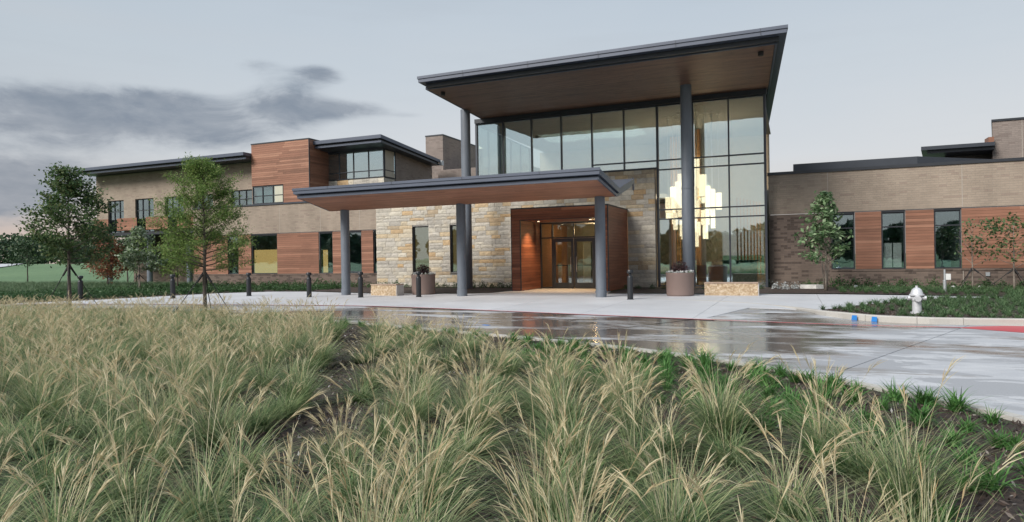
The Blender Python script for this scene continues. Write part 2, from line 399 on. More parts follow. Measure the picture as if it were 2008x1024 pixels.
leaf_mat('tall_grass', [(.07, .13, .065), (.11, .175, .09), (.16, .22, .12)], .25)
simple('bark', (.115, .095, .08), .85, 0, .3, 14, .01)
simple('bark_pale', (.22, .19, .16), .85, 0, .3, 14, .008)

def glass_mat(name, tint, refl, rough=.015):
    m = bpy.data.materials.new(name); m.use_nodes = True; t = NT(m.node_tree); t.n.remove(t.n['Principled BSDF']); MATS[name] = m
    tr = t.node('ShaderNodeBsdfTransparent'); tr.inputs[0].default_value = (*tint, 1)
    gl = t.node('ShaderNodeBsdfGlossy'); gl.inputs['Roughness'].default_value = rough; gl.inputs[0].default_value = (.74, .92, 1.0, 1)
    lw = t.node('ShaderNodeLayerWeight'); lw.inputs[0].default_value = .5
    f = t.math('ADD', refl, t.math('MULTIPLY', t.math('POWER', lw.outputs['Facing'], 3.5), 1 - refl), clamp=True)
    b = t.node('ShaderNodeBump'); b.inputs['Distance'].default_value = .004; b.inputs['Strength'].default_value = .6; t.set(b.inputs['Height'], t.noise(pos(t), .9, 2)); t.l.new(b.outputs[0], gl.inputs['Normal'])
    mx = t.node('ShaderNodeMixShader'); t.l.new(f, mx.inputs[0]); t.l.new(tr.outputs[0], mx.inputs[1]); t.l.new(gl.outputs[0], mx.inputs[2])
    t.l.new(mx.outputs[0], t.n['Material Output'].inputs[0])
glass_mat('glass_hall', (.93, .945, .90), .45)
glass_mat('glass_window', (.84, .88, .87), .22)
glass_mat('glass_door', (.86, .86, .80), .12)
def emit(name, c, k):
    m = bpy.data.materials.new(name); m.use_nodes = True; t = NT(m.node_tree); t.n.remove(t.n['Principled BSDF']); MATS[name] = m
    e = t.node('ShaderNodeEmission'); e.inputs[0].default_value = (*c, 1); e.inputs[1].default_value = k; t.l.new(e.outputs[0], t.n['Material Output'].inputs[0])
emit('lamp_glow', (1, .80, .54), 3.2)
_t = NT(MATS['lamp_glow'].node_tree); _lw = _t.node('ShaderNodeLayerWeight'); _lw.inputs[0].default_value = .5
_s = NT(MATS['lamp_glow'].node_tree).math('MULTIPLY', _t.math('SUBTRACT', 1, _t.math('MULTIPLY', _t.math('POWER', _lw.outputs['Facing'], 2), .6)), _t.math('ADD', 2.2, _t.math('MULTIPLY', orand(_t), 1.7))); _t.l.new(_s, [n for n in _t.n if n.type == 'EMISSION'][0].inputs[1])
emit('downlight_glow', (1, .72, .45), 8); emit('blind_lit', (1, .66, .24), .66); emit('blind_lit_pale', (1, .80, .55), .95); emit('blind_glow_dim', (1, .70, .30), .16)  # blinds emit by themselves, in place of room light on them
emit('screen_lit', (.6, .75, .7), .22)
M = MATS

# ------------------------------------------------------------------ ground
def inside(p, poly):
    x, y = p; c = False; j = len(poly) - 1
    for i in range(len(poly)):
        xi, yi = poly[i]; xj, yj = poly[j]
        if (yi > y) != (yj > y) and x < (xj - xi) * (y - yi) / (yj - yi) + xi: c = not c
        j = i
    return c
def smoothline(pts, n=6):
    P = [Vector(p) for p in pts]; o = []
    for i in range(len(P) - 1):
        a = P[max(i - 1, 0)]; b = P[i]; c = P[i + 1]; d = P[min(i + 2, len(P) - 1)]
        for k in range(n):
            t = k / n
            o.append(tuple(.5 * ((2 * b) + (c - a) * t + (2 * a - 5 * b + 4 * c - d) * t * t + (3 * b - a - 3 * c + d) * t ** 3)))
    o.append(tuple(P[-1])); return o
NEAR = smoothline([(9, -6), (6.2, -1), (4.4, 3), (3.1, 5.4), (1.89, 7.2), (1.18, 8.05), (.24, 8.97), (-.75, 9.74), (-1.95, 10.45), (-3.33, 11.1), (-4.75, 11.62), (-6.75, 12.3), (-8.95, 13.05), (-11.2, 13.75), (-14.5, 14.35), (-18, 14.75), (-22, 14.8), (-27, 14.0), (-34, 11), (-45, 5), (-60, -6)])
RED = smoothline([(-52, 7), (-40, 13), (-33, 15.9), (-27.9, 17.3), (-22.6, 18.1), (-18, 18.6), (-13.9, 18.9), (-10.5, 18.45), (-7.6, 17.8), (-4.4, 17.05), (-.6, 16.25), (1.42, 15.95), (3.1, 15.95)])
KERBR = smoothline([(-4.6, 24.1), (-2.7, 23.4), (-.9, 22.0), (.05, 20.2), (.73, 18.3), (1.5, 17.15), (2.46, 16.72), (3.3, 16.66), (6, 16.8), (14, 16.9), (40, 15.5)])
g = MB()
def terr(x, y):
    d = math.hypot(x, y); s = min(max((d - 48) / 130, 0), 1); s = s * s * (3 - 2 * s)
    k = min(max((-x - 34) / 30, 0), 1)
    e = min(max((d - 300) / 900, 0), 1)
    return -.04 + s * k * 2.05 - e * k * 1.0
xs = [-2500, -1500, -900, -600, -420, -320] + list(range(-260, -40, 12)) + [-38, -30, -10, 10, 40, 80, 200, 600, 2500]
ys = [-2500, -900, -300, -100, -40] + list(range(-20, 260, 14)) + [300, 380, 500, 700, 1000, 1600, 2500]
for i in range(len(xs)):
    for j in range(len(ys)): g.v.append((xs[i], ys[j], terr(xs[i], ys[j])))
ny = len(ys)
for i in range(len(xs) - 1):
    for j in range(ny - 1): g.f.append((i * ny + j, (i + 1) * ny + j, (i + 1) * ny + j + 1, i * ny + j + 1))
tag(g.build('ground', M['lawn'], smooth=True), kind='structure')

def clip(poly, a, b, c):      # keep a*x+b*y<=c
    o = []
    for i in range(len(poly)):
        p, q = poly[i], poly[(i + 1) % len(poly)]; fp = a * p[0] + b * p[1] - c; fq = a * q[0] + b * q[1] - c
        if fp <= 0: o.append(p)
        if fp * fq < 0: t = fp / (fp - fq); o.append((p[0] + (q[0] - p[0]) * t, p[1] + (q[1] - p[1]) * t))
    return o
def slabs(poly, ang, w, h, ox, oy, gap, z0, z1, name, mat_, parent):
    ca, sa = math.cos(ang), math.sin(ang)
    P = [((x - ox) * ca + (y - oy) * sa, -(x - ox) * sa + (y - oy) * ca) for x, y in poly]
    i0 = math.floor(min(p[0] for p in P) / w); i1 = math.ceil(max(p[0] for p in P) / w)
    j0 = math.floor(min(p[1] for p in P) / h); j1 = math.ceil(max(p[1] for p in P) / h)
    for i in range(i0, i1):
        for j in range(j0, j1):
            q = clip(clip(clip(clip(P, -1, 0, -(i * w + gap)), 1, 0, (i + 1) * w - gap), 0, -1, -(j * h + gap)), 0, 1, (j + 1) * h - gap)
            if len(q) < 3: continue
            ar = abs(sum(q[k][0] * q[(k + 1) % len(q)][1] - q[(k + 1) % len(q)][0] * q[k][1] for k in range(len(q)))) / 2
            if ar < .02: continue
            wq = [(x * ca - y * sa + ox, x * sa + y * ca + oy) for x, y in q]
            MB().prism(wq, z0, z1).build(name, mat_, parent)
def flat(name, poly, z, mat_, kind='structure'):
    b = MB(); b.poly([(x, y, z) for x, y in (poly if sum(poly[k][0] * poly[(k + 1) % len(poly)][1] - poly[(k + 1) % len(poly)][0] * poly[k][1] for k in range(len(poly))) > 0 else poly[::-1])])
    return tag(b.build(name, mat_), kind=kind)
DRIVE = NEAR[::-1] + [(9, -6), (45, -6), (45, 15.5)]
DRIVE = [(-60, -6)] + [p for p in NEAR[::-1]][1:] + [(45, -6), (45, 15.4)] + [p for p in KERBR[::-1] if p[1] < 20.5] + [(-1.2, 20.6), (-2, 17)] 
DRIVE += [p for p in RED[::-1] if p[0] < -1.2] + [(-62, 1)]
drive = flat('driveway', DRIVE, -.012, M['black'])
slabs(DRIVE, math.atan2(6.82, 2.81), 7.2, 5.2, .24, 8.97, .007, -.011, 0.0, 'slab', M['concrete_wet'], drive)
PLAZA = [p for p in RED if p[0] > -30 and p[0] < -1.2] + [(-2, 17.005), (-1.2, 20.6)] + [p for p in KERBR[::-1] if 20.5 <= p[1]][::-1][::-1]
PL2 = [p for p in RED if -30 < p[0] < -1.2] + [(-2, 17.005), (-1.2, 20.6)] + [p for p in KERBR if p[1] < 20.5 and p[0] < .6] + [(.5, 19.3), (1.07, 20.3), (2.0, 22.0), (3.5, 24.6), (6.2, 26.0), (6.5, 26.9), (3.5, 27.6), (1.5, 27.95), (-1, 27.9), (-4, 27.6), (-7.3, 27.4), (-7.62, 29.3), (-8.05, 29.3), (-8.05, 31.8), (-12.1, 31.8), (-12.1, 29.3), (-12.5, 29.3), (-12.7, 27.2), (-13.8, 26.5), (-17.6, 26.2), (-20.6, 26.8), (-23.4, 27.5), (-25.4, 27.2), (-27.2, 25.4), (-28.0, 22), (-28.6, 19.5), (-30, 17.2)]
plaza = flat('plaza', PL2, -.004, M['black'])
slabs(PL2, 0, 3.1, 3.1, -8.5, 18.2, .006, -.003, .012, 'slab', M['concrete_walk'], plaza)

def strip(name, line, w, z, mat_, cut=None, seg=1):
    b = MB(); n = len(line)
    L = []
    for i, p in enumerate(line):
        a = Vector(line[max(i - 1, 0)][:2]); c = Vector(line[min(i + 1, n - 1)][:2]); t = (c - a).normalized(); nn = Vector((-t.y, t.x)) * w / 2
        L.append(((p[0] - nn.x, p[1] - nn.y, z), (p[0] + nn.x, p[1] + nn.y, z)))
    for i in range(n - 1): b.quad(L[i][0], L[i + 1][0], L[i + 1][1], L[i][1])
    return b
tag(strip('fire_lane_line', [p for p in RED], .11, .0165, None).build('fire_lane_line', M['red_paint']), 'thin worn red painted line along the far edge of the drive', 'painted line')
# red kerb paint that widens along the right kerb foot
rp = MB(); rp.poly([(x, y, .0045) for x, y in ((3.05, 15.98), (4.0, 15.28), (5.2, 14.7), (8, 14.0), (16, 13.2), (16, 16.85), (8, 16.8), (5, 16.66), (4.0, 16.6), (3.4, 16.3))])
tag(rp.build('red_paint_wedge', M['red_ramp']), 'solid red paint wedge on the drive at the foot of the far kerb', 'painted marking')

def kerb(name, line, w, hfun, zb, label, side=1):
    L = []; n = len(line); root = empty(name, (line[0][0], line[0][1], 0), label, 'kerb')
    for i, p in enumerate(line):
        a = Vector(line[max(i - 1, 0)]); c = Vector(line[min(i + 1, n - 1)]); t = (c - a).normalized(); nn = Vector((-t.y, t.x)) * w * side
        L.append((p, (p[0] + nn.x, p[1] + nn.y), hfun(i / (n - 1))))
    k = 0
    while k < n - 1:
        e = min(k + 6, n - 1); b = MB()
        for i in range(k, e):
            (p0, q0, h0), (p1, q1, h1) = L[i], L[i + 1]
            P0, P1, Q0, Q1 = [Vector(v) for v in (p0, p1, q0, q1)]
            if i == k: d = (P1 - P0).normalized() * .004; P0 = P0 + d; Q0 = Q0 + d
            if i == e - 1: d = (P1 - P0).normalized() * .004; P1 = P1 - d; Q1 = Q1 - d
            c0 = P0.lerp(Q0, .14); c1 = P1.lerp(Q1, .14)
            b.quad((*P0, zb), (*P1, zb), (*P1, h1 - .02), (*P0, h0 - .02)); b.quad((*P0, h0 - .02), (*P1, h1 - .02), (*c1, h1), (*c0, h0))
            b.quad((*c0, h0), (*c1, h1), (*Q1, h1), (*Q0, h0)); b.quad((*Q0, h0), (*Q1, h1), (*Q1, zb), (*Q0, zb))
            if i == k: b.poly([(*P0, zb), (*P0, h0 - .02), (*c0, h0), (*Q0, h0), (*Q0, zb)])
            if i == e - 1: b.poly([(*P1, zb), (*Q1, zb), (*Q1, h1), (*c1, h1), (*P1, h1 - .02)])
        b.build('kerb_stone', M['concrete_kerb'], root); k = e
    return root
kerb('near_kerb', [p for p in NEAR if p[1] > -5.9 or True], .15, lambda t: .085, -.05, 'pale concrete kerb edging the foreground grass bed', 1)
kerb('far_kerb', KERBR, .16, lambda t: .016 + .125 * min(max((t - .22) / .22, 0), 1), -.05, 'curved concrete kerb around the hydrant bed', 1)
# two blue paint marks on the kerb face + one on the drive
for (x, y, w_, lab) in ((1.28, 17.28, .17, 'blue paint mark on the kerb face, nearer the entrance'), (1.66, 16.98, .17, 'blue paint mark on the kerb face, nearer the hydrant')):
    b = MB(); dx, dy = (.055, -.04); b.hexa([(x - dx, y - dy - .014, .003), (x + dx, y + dy - .014, .003), (x + dx, y + dy, .003), (x - dx, y - dy, .003), (x - dx * .7, y - dy * .7 - .01, .115), (x + dx, y + dy - .01, .115), (x + dx, y + dy, .115), (x - dx * .7, y - dy * .7, .115)])
    tag(b.build('blue_mark', M['blue_paint']), lab, 'paint mark', 'blue utility marks')
b = MB(); b.prism([(-6.76, 14.05), (-6.58, 14.0), (-6.55, 14.1), (-6.74, 14.16)], .001, .006)
tag(b.build('blue_mark', M['blue_paint']), 'small blue paint mark on the wet drive beyond the tall grass', 'paint mark', 'blue utility marks')

# planting beds (soil sheets)
BED_FRONT = [(p[0], p[1] - .12) for p in NEAR] + [(-60, -12), (9, -12)]
flat('front_bed', BED_FRONT, .045, M['mulch'])
BED_R = [(p[0] + .1, p[1] + .14) for p in KERBR if .45 < p[0]] + [(40, 25.2), (6.4, 26.0), (3.6, 24.7), (2.05, 22.05), (1.1, 20.3), (.55, 19.3)]
flat('hydrant_bed', BED_R, .06, M['mulch'])
WALLBED_R = [(-1.0, 28.05), (1.5, 28.1), (3.5, 27.75), (6.6, 27.0), (6.45, 25.8), (40, 25.2), (40, 33.96), (-1.0, 33.25)]
flat('wall_bed', WALLBED_R, .035, M['mulch'])
flat('lobby_bed', [(-7.3, 27.55), (-4, 27.75), (-1.01, 28.05), (-1.01, 33.2), (-7.6, 32.9)], .03, M['mulch'])
flat('stone_bed', [(-12.6, 27.3), (-13.8, 26.65), (-17.6, 26.35), (-20.6, 26.95), (-22.9, 27.5), (-22.9, 33.9), (-12.5, 32.9)], .03, M['mulch'])
flat('left_bed', [(-22.91, 27.5), (-23.4, 27.65), (-25.4, 27.35), (-27.35, 25.5), (-28.2, 22), (-28.9, 19.5), (-31, 17.0), (-34, 19), (-36, 33.96), (-22.91, 33.96)], .02, M['mulch'])
# far road up the field
def ground_strip(name, pts, w, mat_, dz=.02):
    b = MB(); n = len(pts)
    L = []
    for i, p in enumerate(pts):
        a = Vector(pts[max(i - 1, 0)]); c = Vector(pts[min(i + 1, n - 1)]); t = (c - a).normalized(); nn = Vector((-t.y, t.x)) * w / 2
        q = Vector(p); A = q - nn; B = q + nn; L.append(((A.x, A.y, terr(*A) + dz), (B.x, B.y, terr(*B) + dz)))
    for i in range(n - 1): b.quad(L[i][0], L[i + 1][0], L[i + 1][1], L[i][1])
    return tag(b.build(name, mat_), kind='structure')
ground_strip('road', smoothline([(-92, 40), (-104, 52), (-121, 66.5), (-150, 86), (-205, 120), (-270, 160)], 8), 5, M['concrete_walk'], .12)

# ------------------------------------------------------------------ building pieces
UNIT = {}
def unit(mat_):
    if mat_.name not in UNIT: UNIT[mat_.name] = MB().box(-.5, .5, -.5, .5, -.5, .5).mesh('piece', mat_)
    return UNIT[mat_.name]
def piece(name, mat_, c, s, parent, rot=None, me=None):
    o = bpy.data.objects.new(name, me or unit(mat_)); COL.objects.link(o); o.parent = parent
    o.location = tuple(np.array(c) - wl(parent)); o.scale = s
    if rot: o.rotation_euler = rot
    return o
def wall_holes(x0, x1, z0, z1, y, th, holes, flip=False):
    """front wall facing -Y at y, with rectangular holes (x0,x1,z0,z1)"""
    X = sorted({x0, x1} | {h for q in holes for h in q[:2] if x0 < h < x1}); Z = sorted({z0, z1} | {h for q in holes for h in q[2:] if z0 < h < z1})
    b = MB(); sol = {}
    for i in range(len(X) - 1):
        for j in range(len(Z) - 1):
            cx, cz = (X[i] + X[i + 1]) / 2, (Z[j] + Z[j + 1]) / 2
            sol[i, j] = not any(h[0] < cx < h[1] and h[2] < cz < h[3] for h in holes)
    for (i, j), s in sol.items():
        if not s: continue
        a, c, d, e = X[i], X[i + 1], Z[j], Z[j + 1]
        b.quad((a, y, d), (c, y, d), (c, y, e), (a, y, e)); b.quad((c, y + th, d), (a, y + th, d), (a, y + th, e), (c, y + th, e))
        if not sol.get((i - 1, j)): b.quad((a, y + th, d), (a, y, d), (a, y, e), (a, y + th, e))
        if not sol.get((i + 1, j)): b.quad((c, y, d), (c, y + th, d), (c, y + th, e), (c, y, e))
        if not sol.get((i, j - 1)): b.quad((a, y + th, d), (c, y + th, d), (c, y, d), (a, y, d))
        if not sol.get((i, j + 1)): b.quad((a, y, e), (c, y, e), (c, y + th, e), (a, y + th, e))
    return b
def boards(parent, name, mat_, backmat, a0, a1, z0, z1, y, row=.145, axis='x', depth=.03, label=None, sgn=-1, maxlen=3.2):
    """horizontal cladding boards over a backing panel. axis x: face looks -Y at y; axis y: face looks sgn*X at x=y"""
    if axis == 'x': bk = MB().box(a0, a1, y + .012, y + .05, z0, z1)
    else: bk = MB().box(min(y - sgn * .012, y - sgn * .05), max(y - sgn * .012, y - sgn * .05), a0, a1, z0, z1)
    pn = bk.build(name, backmat, parent)
    if label: pn['label'] = label
    n = max(1, round((z1 - z0) / row)); h = (z1 - z0) / n
    for k in range(n):
        zc = z0 + (k + .5) * h; c = a0
        while c < a1 - .01:
            L = rnd.uniform(.45, 1) * maxlen
            if a1 - (c + L) < .5: L = a1 - c
            j = rnd.uniform(0, .004)
            if axis == 'x': piece('board', mat_, (c + L / 2, y + .004 - j, zc), (L - .004, .03, h - .009), pn)
            else: piece('board', mat_, (y + sgn * (j - .004), c + L / 2, zc), (.03, L - .004, h - .009), pn)
            c += L
    return pn
def frame_window(parent, x0, x1, z0, z1, y, cols=(), rows=(), glass='glass_window', fr=.055, back=None, name='window', depth=.1, blind=None, blind_h=.5, room=1.6, lab=None):
    f = MB().box(x0, x1, y, y + depth, z0, z0 + fr).box(x0, x1, y, y + depth, z1 - fr, z1).box(x0, x0 + fr, y, y + depth, z0 + fr, z1 - fr).box(x1 - fr, x1, y, y + depth, z0 + fr, z1 - fr)
    xs_ = [x0 + fr / 2] + list(cols) + [x1 - fr / 2]; zs_ = [z0 + fr / 2] + list(rows) + [z1 - fr / 2]
    w = f.build(name, M['metal_trim'], parent)
    if lab: w['label'] = lab
    for c in cols: MB().box(c - fr / 2, c + fr / 2, y + .003, y + depth - .003, z0 + fr, z1 - fr).build('mullion', M['metal_trim'], w)
    for r in rows:
        for a, b_ in zip(xs_, xs_[1:]): MB().box(a + fr / 2, b_ - fr / 2, y + .004, y + depth - .004, r - fr / 2, r + fr / 2).build('transom', M['metal_trim'], w)
    for a, b_ in zip(xs_, xs_[1:]):
        for c, d in zip(zs_, zs_[1:]): MB().box(a + fr / 2, b_ - fr / 2, y + depth * .45, y + depth * .45 + .012, c + fr / 2, d - fr / 2).build('pane', M[glass], w)
    # shallow room behind so the pane looks into something
    r = MB(); Y0, Y1 = y + depth + .01, y + depth + room
    r.quad((x0, Y1, z0), (x1, Y1, z0), (x1, Y1, z1), (x0, Y1, z1)); r.quad((x0, Y0, z0), (x0, Y1, z0), (x0, Y1, z1), (x0, Y0, z1)); r.quad((x1, Y1, z0), (x1, Y0, z0), (x1, Y0, z1), (x1, Y1, z1))
    r.quad((x0, Y0, z0), (x1, Y0, z0), (x1, Y1, z0), (x0, Y1, z0)); r.quad((x0, Y1, z1), (x1, Y1, z1), (x1, Y0, z1), (x0, Y0, z1))
    r.build('inner_room', M[back or 'inner_dark'], w)
    if blind: MB().box(x0 + .06, x1 - .06, y + depth + .05, y + depth + .06, z0 + .02, z0 + (z1 - z0) * blind_h).build('blind', M[blind], w)
    return w

# ---- stone wall
def stone_meshes():
    out = []
    r = random.Random(3)
    for k in range(8):
        b = MB(); nx, nz = 4, 2
        for i in range(nx + 1):
            for j in range(nz + 1):
                edge = i in (0, nx) or j in (0, nz)
                b.v.append((-.5 + i / nx + (0 if edge else r.uniform(-.06, .06)), -.5 - (0 if edge else r.uniform(.1, .5)) + (r.uniform(0, .2) if edge else 0), -.5 + j / nz + (0 if j in (0, nz) else r.uniform(-.1, .1))))
        for i in range(nx):
            for j in range(nz): a = i * (nz + 1) + j; b.f.append((a, a + nz + 1, a + nz + 2, a + 1))
        nb = len(b.v); ring = [0, nz, nx * (nz + 1) + nz, nx * (nz + 1)]
        b.v += [(-.5, .5, -.5), (-.5, .5, .5), (.5, .5, .5), (.5, .5, -.5)]
        top = [i * (nz + 1) + nz for i in range(nx + 1)]; bot = [i * (nz + 1) for i in range(nx + 1)]
        b.f.append(tuple(top + [nb + 2, nb + 1])); b.f.append(tuple(bot[::-1] + [nb, nb + 3]))
        b.f.append(tuple(list(range(nz, -1, -1))[::-1] + [nb + 1, nb])[::-1]); b.f.append(tuple(range(nx * (nz + 1), nx * (nz + 1) + nz + 1)) + (nb + 2, nb + 3))
        out.append(b)
    return out
SB = stone_meshes(); SM = [b.mesh('stone', M['ledge_stone']) for b in SB]
def lay_stones(x0, x1, z0, z1, holes, seed):
    r = random.Random(seed); S_ = []; z = z0
    while z < z1 - .05:
        h = r.choice([.17, .2, .2, .25, .31])
        if z1 - z - h < .14: h = z1 - z
        ze = z + h; cuts = [(a, b) for a, b, c, d in holes if c < ze - .02 and d > z + .02]
        x = x0; segs = []
        for a, b in sorted(cuts): segs.append((x, a)); x = b
        segs.append((x, x1))
        for a, b in segs:
            if b - a < .05: continue
            x = a
            while x < b - .02:
                L = r.uniform(.36, .95)
                if b - (x + L) < .3: L = b - x
                # sometimes split a tall course into two thin stones
                if h > .28 and r.random() < .2: S_.append((x, x + L, z, z + h / 2)); S_.append((x, x + L, z + h / 2, ze))
                else: S_.append((x, x + L, z, ze))
                x += L
        z = ze
    return S_
def stones(parent, S_, y, keep, vis):
    S2 = sorted(S_, key=lambda q: -((q[1] - q[0]) * (q[3] - q[2])) * (10 if vis(q) else 1)); r = random.Random(5); rest = MB(); g_ = .0065
    for k, (a, b, c, d) in enumerate(S2):
        i = r.randrange(8); dep = r.uniform(.018, .04)
        cen = ((a + b) / 2, y, (c + d) / 2); sc = (b - a - 2 * g_, dep, d - c - 2 * g_)
        if k < keep: piece('stone', None, cen, sc, parent, me=SM[i])
        else:
            n = len(rest.v); rest.v += [(cen[0] + v[0] * sc[0], cen[1] + v[1] * sc[1], cen[2] + v[2] * sc[2]) for v in SB[i].v]; rest.f += [tuple(n + q for q in f) for f in SB[i].f]
    if rest.v: tag(rest.build('small_stone', M['ledge_stone'], parent), kind='stuff')
WY = 33.0
sw = empty('stone_wall', (-14.5, WY, 0), 'long entrance wall of rough grey and buff stone blocks behind the canopy', 'stone wall')
holes = [(-12.4, -7.66, -1, 3.97), (-20.24, -19.16, .83, 3.5), (-17.78, -16.9, .83, 3.5)]
core = wall_holes(-22.7, -6.27, 0, 5.88, WY + .02, .26, holes).build('wall_core', M['mortar'], sw)
st = lay_stones(-22.7, -6.27, .02, 5.87, [(a, b, c, d) for a, b, c, d in holes], 11)
stones(sw, st, WY + .005, 300, lambda q: (q[0] > -7.7 or q[2] < 3.7))
# returned left edge stones
for k in range(24): piece('stone', None, (-22.715, WY + .14, .12 + k * .24), (.25, .03, .225), sw, rot=(0, 0, R(-90)), me=SM[k % 8]) if k % 3 else None
MB().box(-22.74, -6.25, WY - .05, WY + .3, 5.885, 5.93).build('coping', M['metal_trim'], sw)
for (a, b_, lab) in ((-20.24, -19.16, None), (-17.78, -16.9, None)):
    frame_window(sw, a, b_, .83, 3.5, WY + .12, back='inner_tan', glass='glass_window', room=1.0, blind='blind_glow_dim', blind_h=1.0)
    MB().box(a - .04, b_ + .04, WY - .05, WY + .11, .79, .828).build('sill', M['mortar'], sw)

# ---- portal
pr = empty('entrance_portal', (-10.05, 29.2, 0), 'projecting brown wood entrance surround framing the glass double doors', 'entrance')
X0, X1, PZ, PY, DY = -12.4, -7.68, 3.93, 29.2, 31.9
OX0, OX1, OZ = -11.95, -8.1, 3.36
boards(pr, 'front_panel', M['wood_portal'], M['black'], X0, X1, OZ + .0, PZ - .03, PY, axis='x', row=.14)
boards(pr, 'front_panel', M['wood_portal'], M['black'], X0, OX0, .02, OZ - .004, PY, axis='x', row=.14)
boards(pr, 'front_panel', M['wood_portal'], M['black'], OX1, X1 - .02, .02, OZ - .004, PY, axis='x', row=.14)
boards(pr, 'side_panel', M['wood_portal'], M['black'], PY + .04, WY, .02, PZ - .03, X1, axis='y', row=.14, sgn=1)
boards(pr, 'side_panel', M['wood_portal'], M['black'], PY + .06, WY, .02, PZ - .03, X0, axis='y', row=.14, sgn=-1)
boards(pr, 'inner_side_panel', M['wood_portal'], M['black'], PY + .06, DY, .02, OZ, OX0, axis='y', row=.14, sgn=1)
boards(pr, 'inner_side_panel', M['wood_portal'], M['black'], PY + .06, DY, .02, OZ, OX1, axis='y', row=.14, sgn=-1)
sp_ = MB().box(OX0, OX1, PY + .05, DY, OZ + .05, OZ + .09).build('soffit', M['black'], pr)
for k in range(18): piece('board', M['wood_portal'], ((OX0 + OX1) / 2, PY + .13 + k * .148, OZ + .03), (OX1 - OX0 - .02, .138, .03), sp_)
MB().box(X0 - .03, X1 + .03, PY - .02, WY, PZ - .03, PZ + .03).build('cap', M['metal_trim'], pr)
MB().box(X1 - .02, X1 + .022, PY - .022, PY + .04, .01, PZ - .031).box(X0 - .022, X0 + .01, PY - .022, PY + .04, .01, PZ - .031).box(OX0 - .015, OX0 + .02, PY - .02, PY + .05, .01, OZ - .001).box(OX1 - .02, OX1 + .015, PY - .02, PY + .05, .01, OZ - .001).box(OX0 - .015, OX1 + .015, PY - .022, PY + .05, OZ, OZ + .03).build('trim', M['metal_trim'], pr)
# doors
df = MB(); fr = .07
for x in (OX0 + .04, -11.28, -9.02, OX1 - .04): df.box(x - fr / 2, x + fr / 2, DY - .05, DY + .07, .012, OZ)
for z in (2.58, OZ - .035): df.box(OX0, OX1, DY - .048, DY + .068, z - fr / 2, z + fr / 2)
df.box(OX0, -11.3, DY - .046, DY + .066, .012, .08); df.box(-9.0, OX1, DY - .046, DY + .066, .012, .08); df.box(-10.18, -10.12, DY - .046, DY + .066, 2.6, OZ)
dfo = df.build('door_frame', M['metal_dark'], pr)
for a, b_, c, d in ((OX0 + .08, -11.32, .08, 2.54), (-8.98, OX1 - .08, .08, 2.54), (OX0 + .08, -11.32, 2.62, OZ - .07), (-11.24, -10.18, 2.62, OZ - .07), (-10.12, -9.06, 2.62, OZ - .07), (-8.98, OX1 - .08, 2.62, OZ - .07)):
    MB().box(a, b_, DY, DY + .012, c, d).build('pane', M['glass_door'], dfo)
for (a, b_, hx) in ((-11.23, -10.17, -10.3), (-10.13, -9.07, -10.0)):
    d_ = MB(); d_.box(a, a + .12, DY - .03, DY + .02, .02, 2.53).box(b_ - .12, b_, DY - .03, DY + .02, .02, 2.53).box(a + .12, b_ - .12, DY - .03, DY + .02, .02, .3).box(a + .12, b_ - .12, DY - .03, DY + .02, 2.36, 2.53)
    dr = d_.build('door', M['metal_dark'], pr)
    MB().box(a + .12, b_ - .12, DY - .01, DY + .002, .3, 2.36).build('pane', M['glass_door'], dr)
    MB().tube([(hx, DY - .035, .85), (hx, DY - .09, .9), (hx, DY - .09, 1.55), (hx, DY - .035, 1.6)], .014).build('handle', M['silver_paint'], dr)
    MB().box(a + .12, b_ - .12, DY + .03, DY + .05, 1.15, 1.2).build('push_bar', M['metal_dark'], dr)
for x in (-11.35, -8.75):
    MB().lathe([(.075, -.03), (.085, 0)], x, 30.1, OZ + .012, 16).build('downlight', M['metal_trim'], pr)
    MB().lathe([(.055, -.034), (.055, -.031)], x, 30.1, OZ + .012, 14).build('lamp_disc', M['downlight_glow'], pr)
    ld = bpy.data.lights.new('downlight_lamp', 'SPOT'); ld.energy = 300; ld.color = (1, .66, .36); ld.spot_size = R(105); ld.spot_blend = .8; ld.shadow_soft_size = .06
    lo = bpy.data.objects.new('downlight_lamp', ld); COL.objects.link(lo); lo.location = (x, 30.1, OZ - .05)
# vestibule behind the doors
ve = MB(); a, b_ = OX0, OX1
ve.quad((a, DY + .08, .02), (b_, DY + .08, .02), (b_, 36.4, .02), (a, 36.4, .02))
ve.build('vestibule_floor', M['inner_floor'], pr)
MB().quad((a, 36.4, OZ), (b_, 36.4, OZ), (b_, DY + .08, OZ), (a, DY + .08, OZ)).build('vestibule_ceiling', M['inner_ceiling'], pr)
MB().quad((a, DY + .08, 0), (a, 36.4, 0), (a, 36.4, OZ), (a, DY + .08, OZ)).quad((b_, 36.4, 0), (b_, DY + .08, 0), (b_, DY + .08, OZ), (b_, 36.4, OZ)).build('vestibule_wall', M['wood_inside'], pr)
MB().box(a, -11.0, 36.3, 36.4, 0, OZ).box(-9.3, b_, 36.3, 36.4, 0, OZ).box(-11.0, -9.3, 36.3, 36.4, 2.4, OZ).build('vestibule_back_wall', M['inner_wall'], pr)
for x in (-11.0, -10.15, -9.34): MB().box(x, x + .06, 34.9, 34.98, .02, 2.4).build('inner_door_stile', M['metal_dark'], pr)
ld = bpy.data.lights.new('vestibule_lamp', 'POINT'); ld.energy = 55; ld.color = (1, .70, .40); ld.shadow_soft_size = .12
lo = bpy.data.objects.new('vestibule_lamp', ld); COL.objects.link(lo); lo.location = (-9.6, 34.0, 3.0)
MB().lathe([(.09, -.02), (.09, 0)], -9.6, 34, OZ - .01, 14).build('ceiling_lamp', M['downlight_glow'], pr)

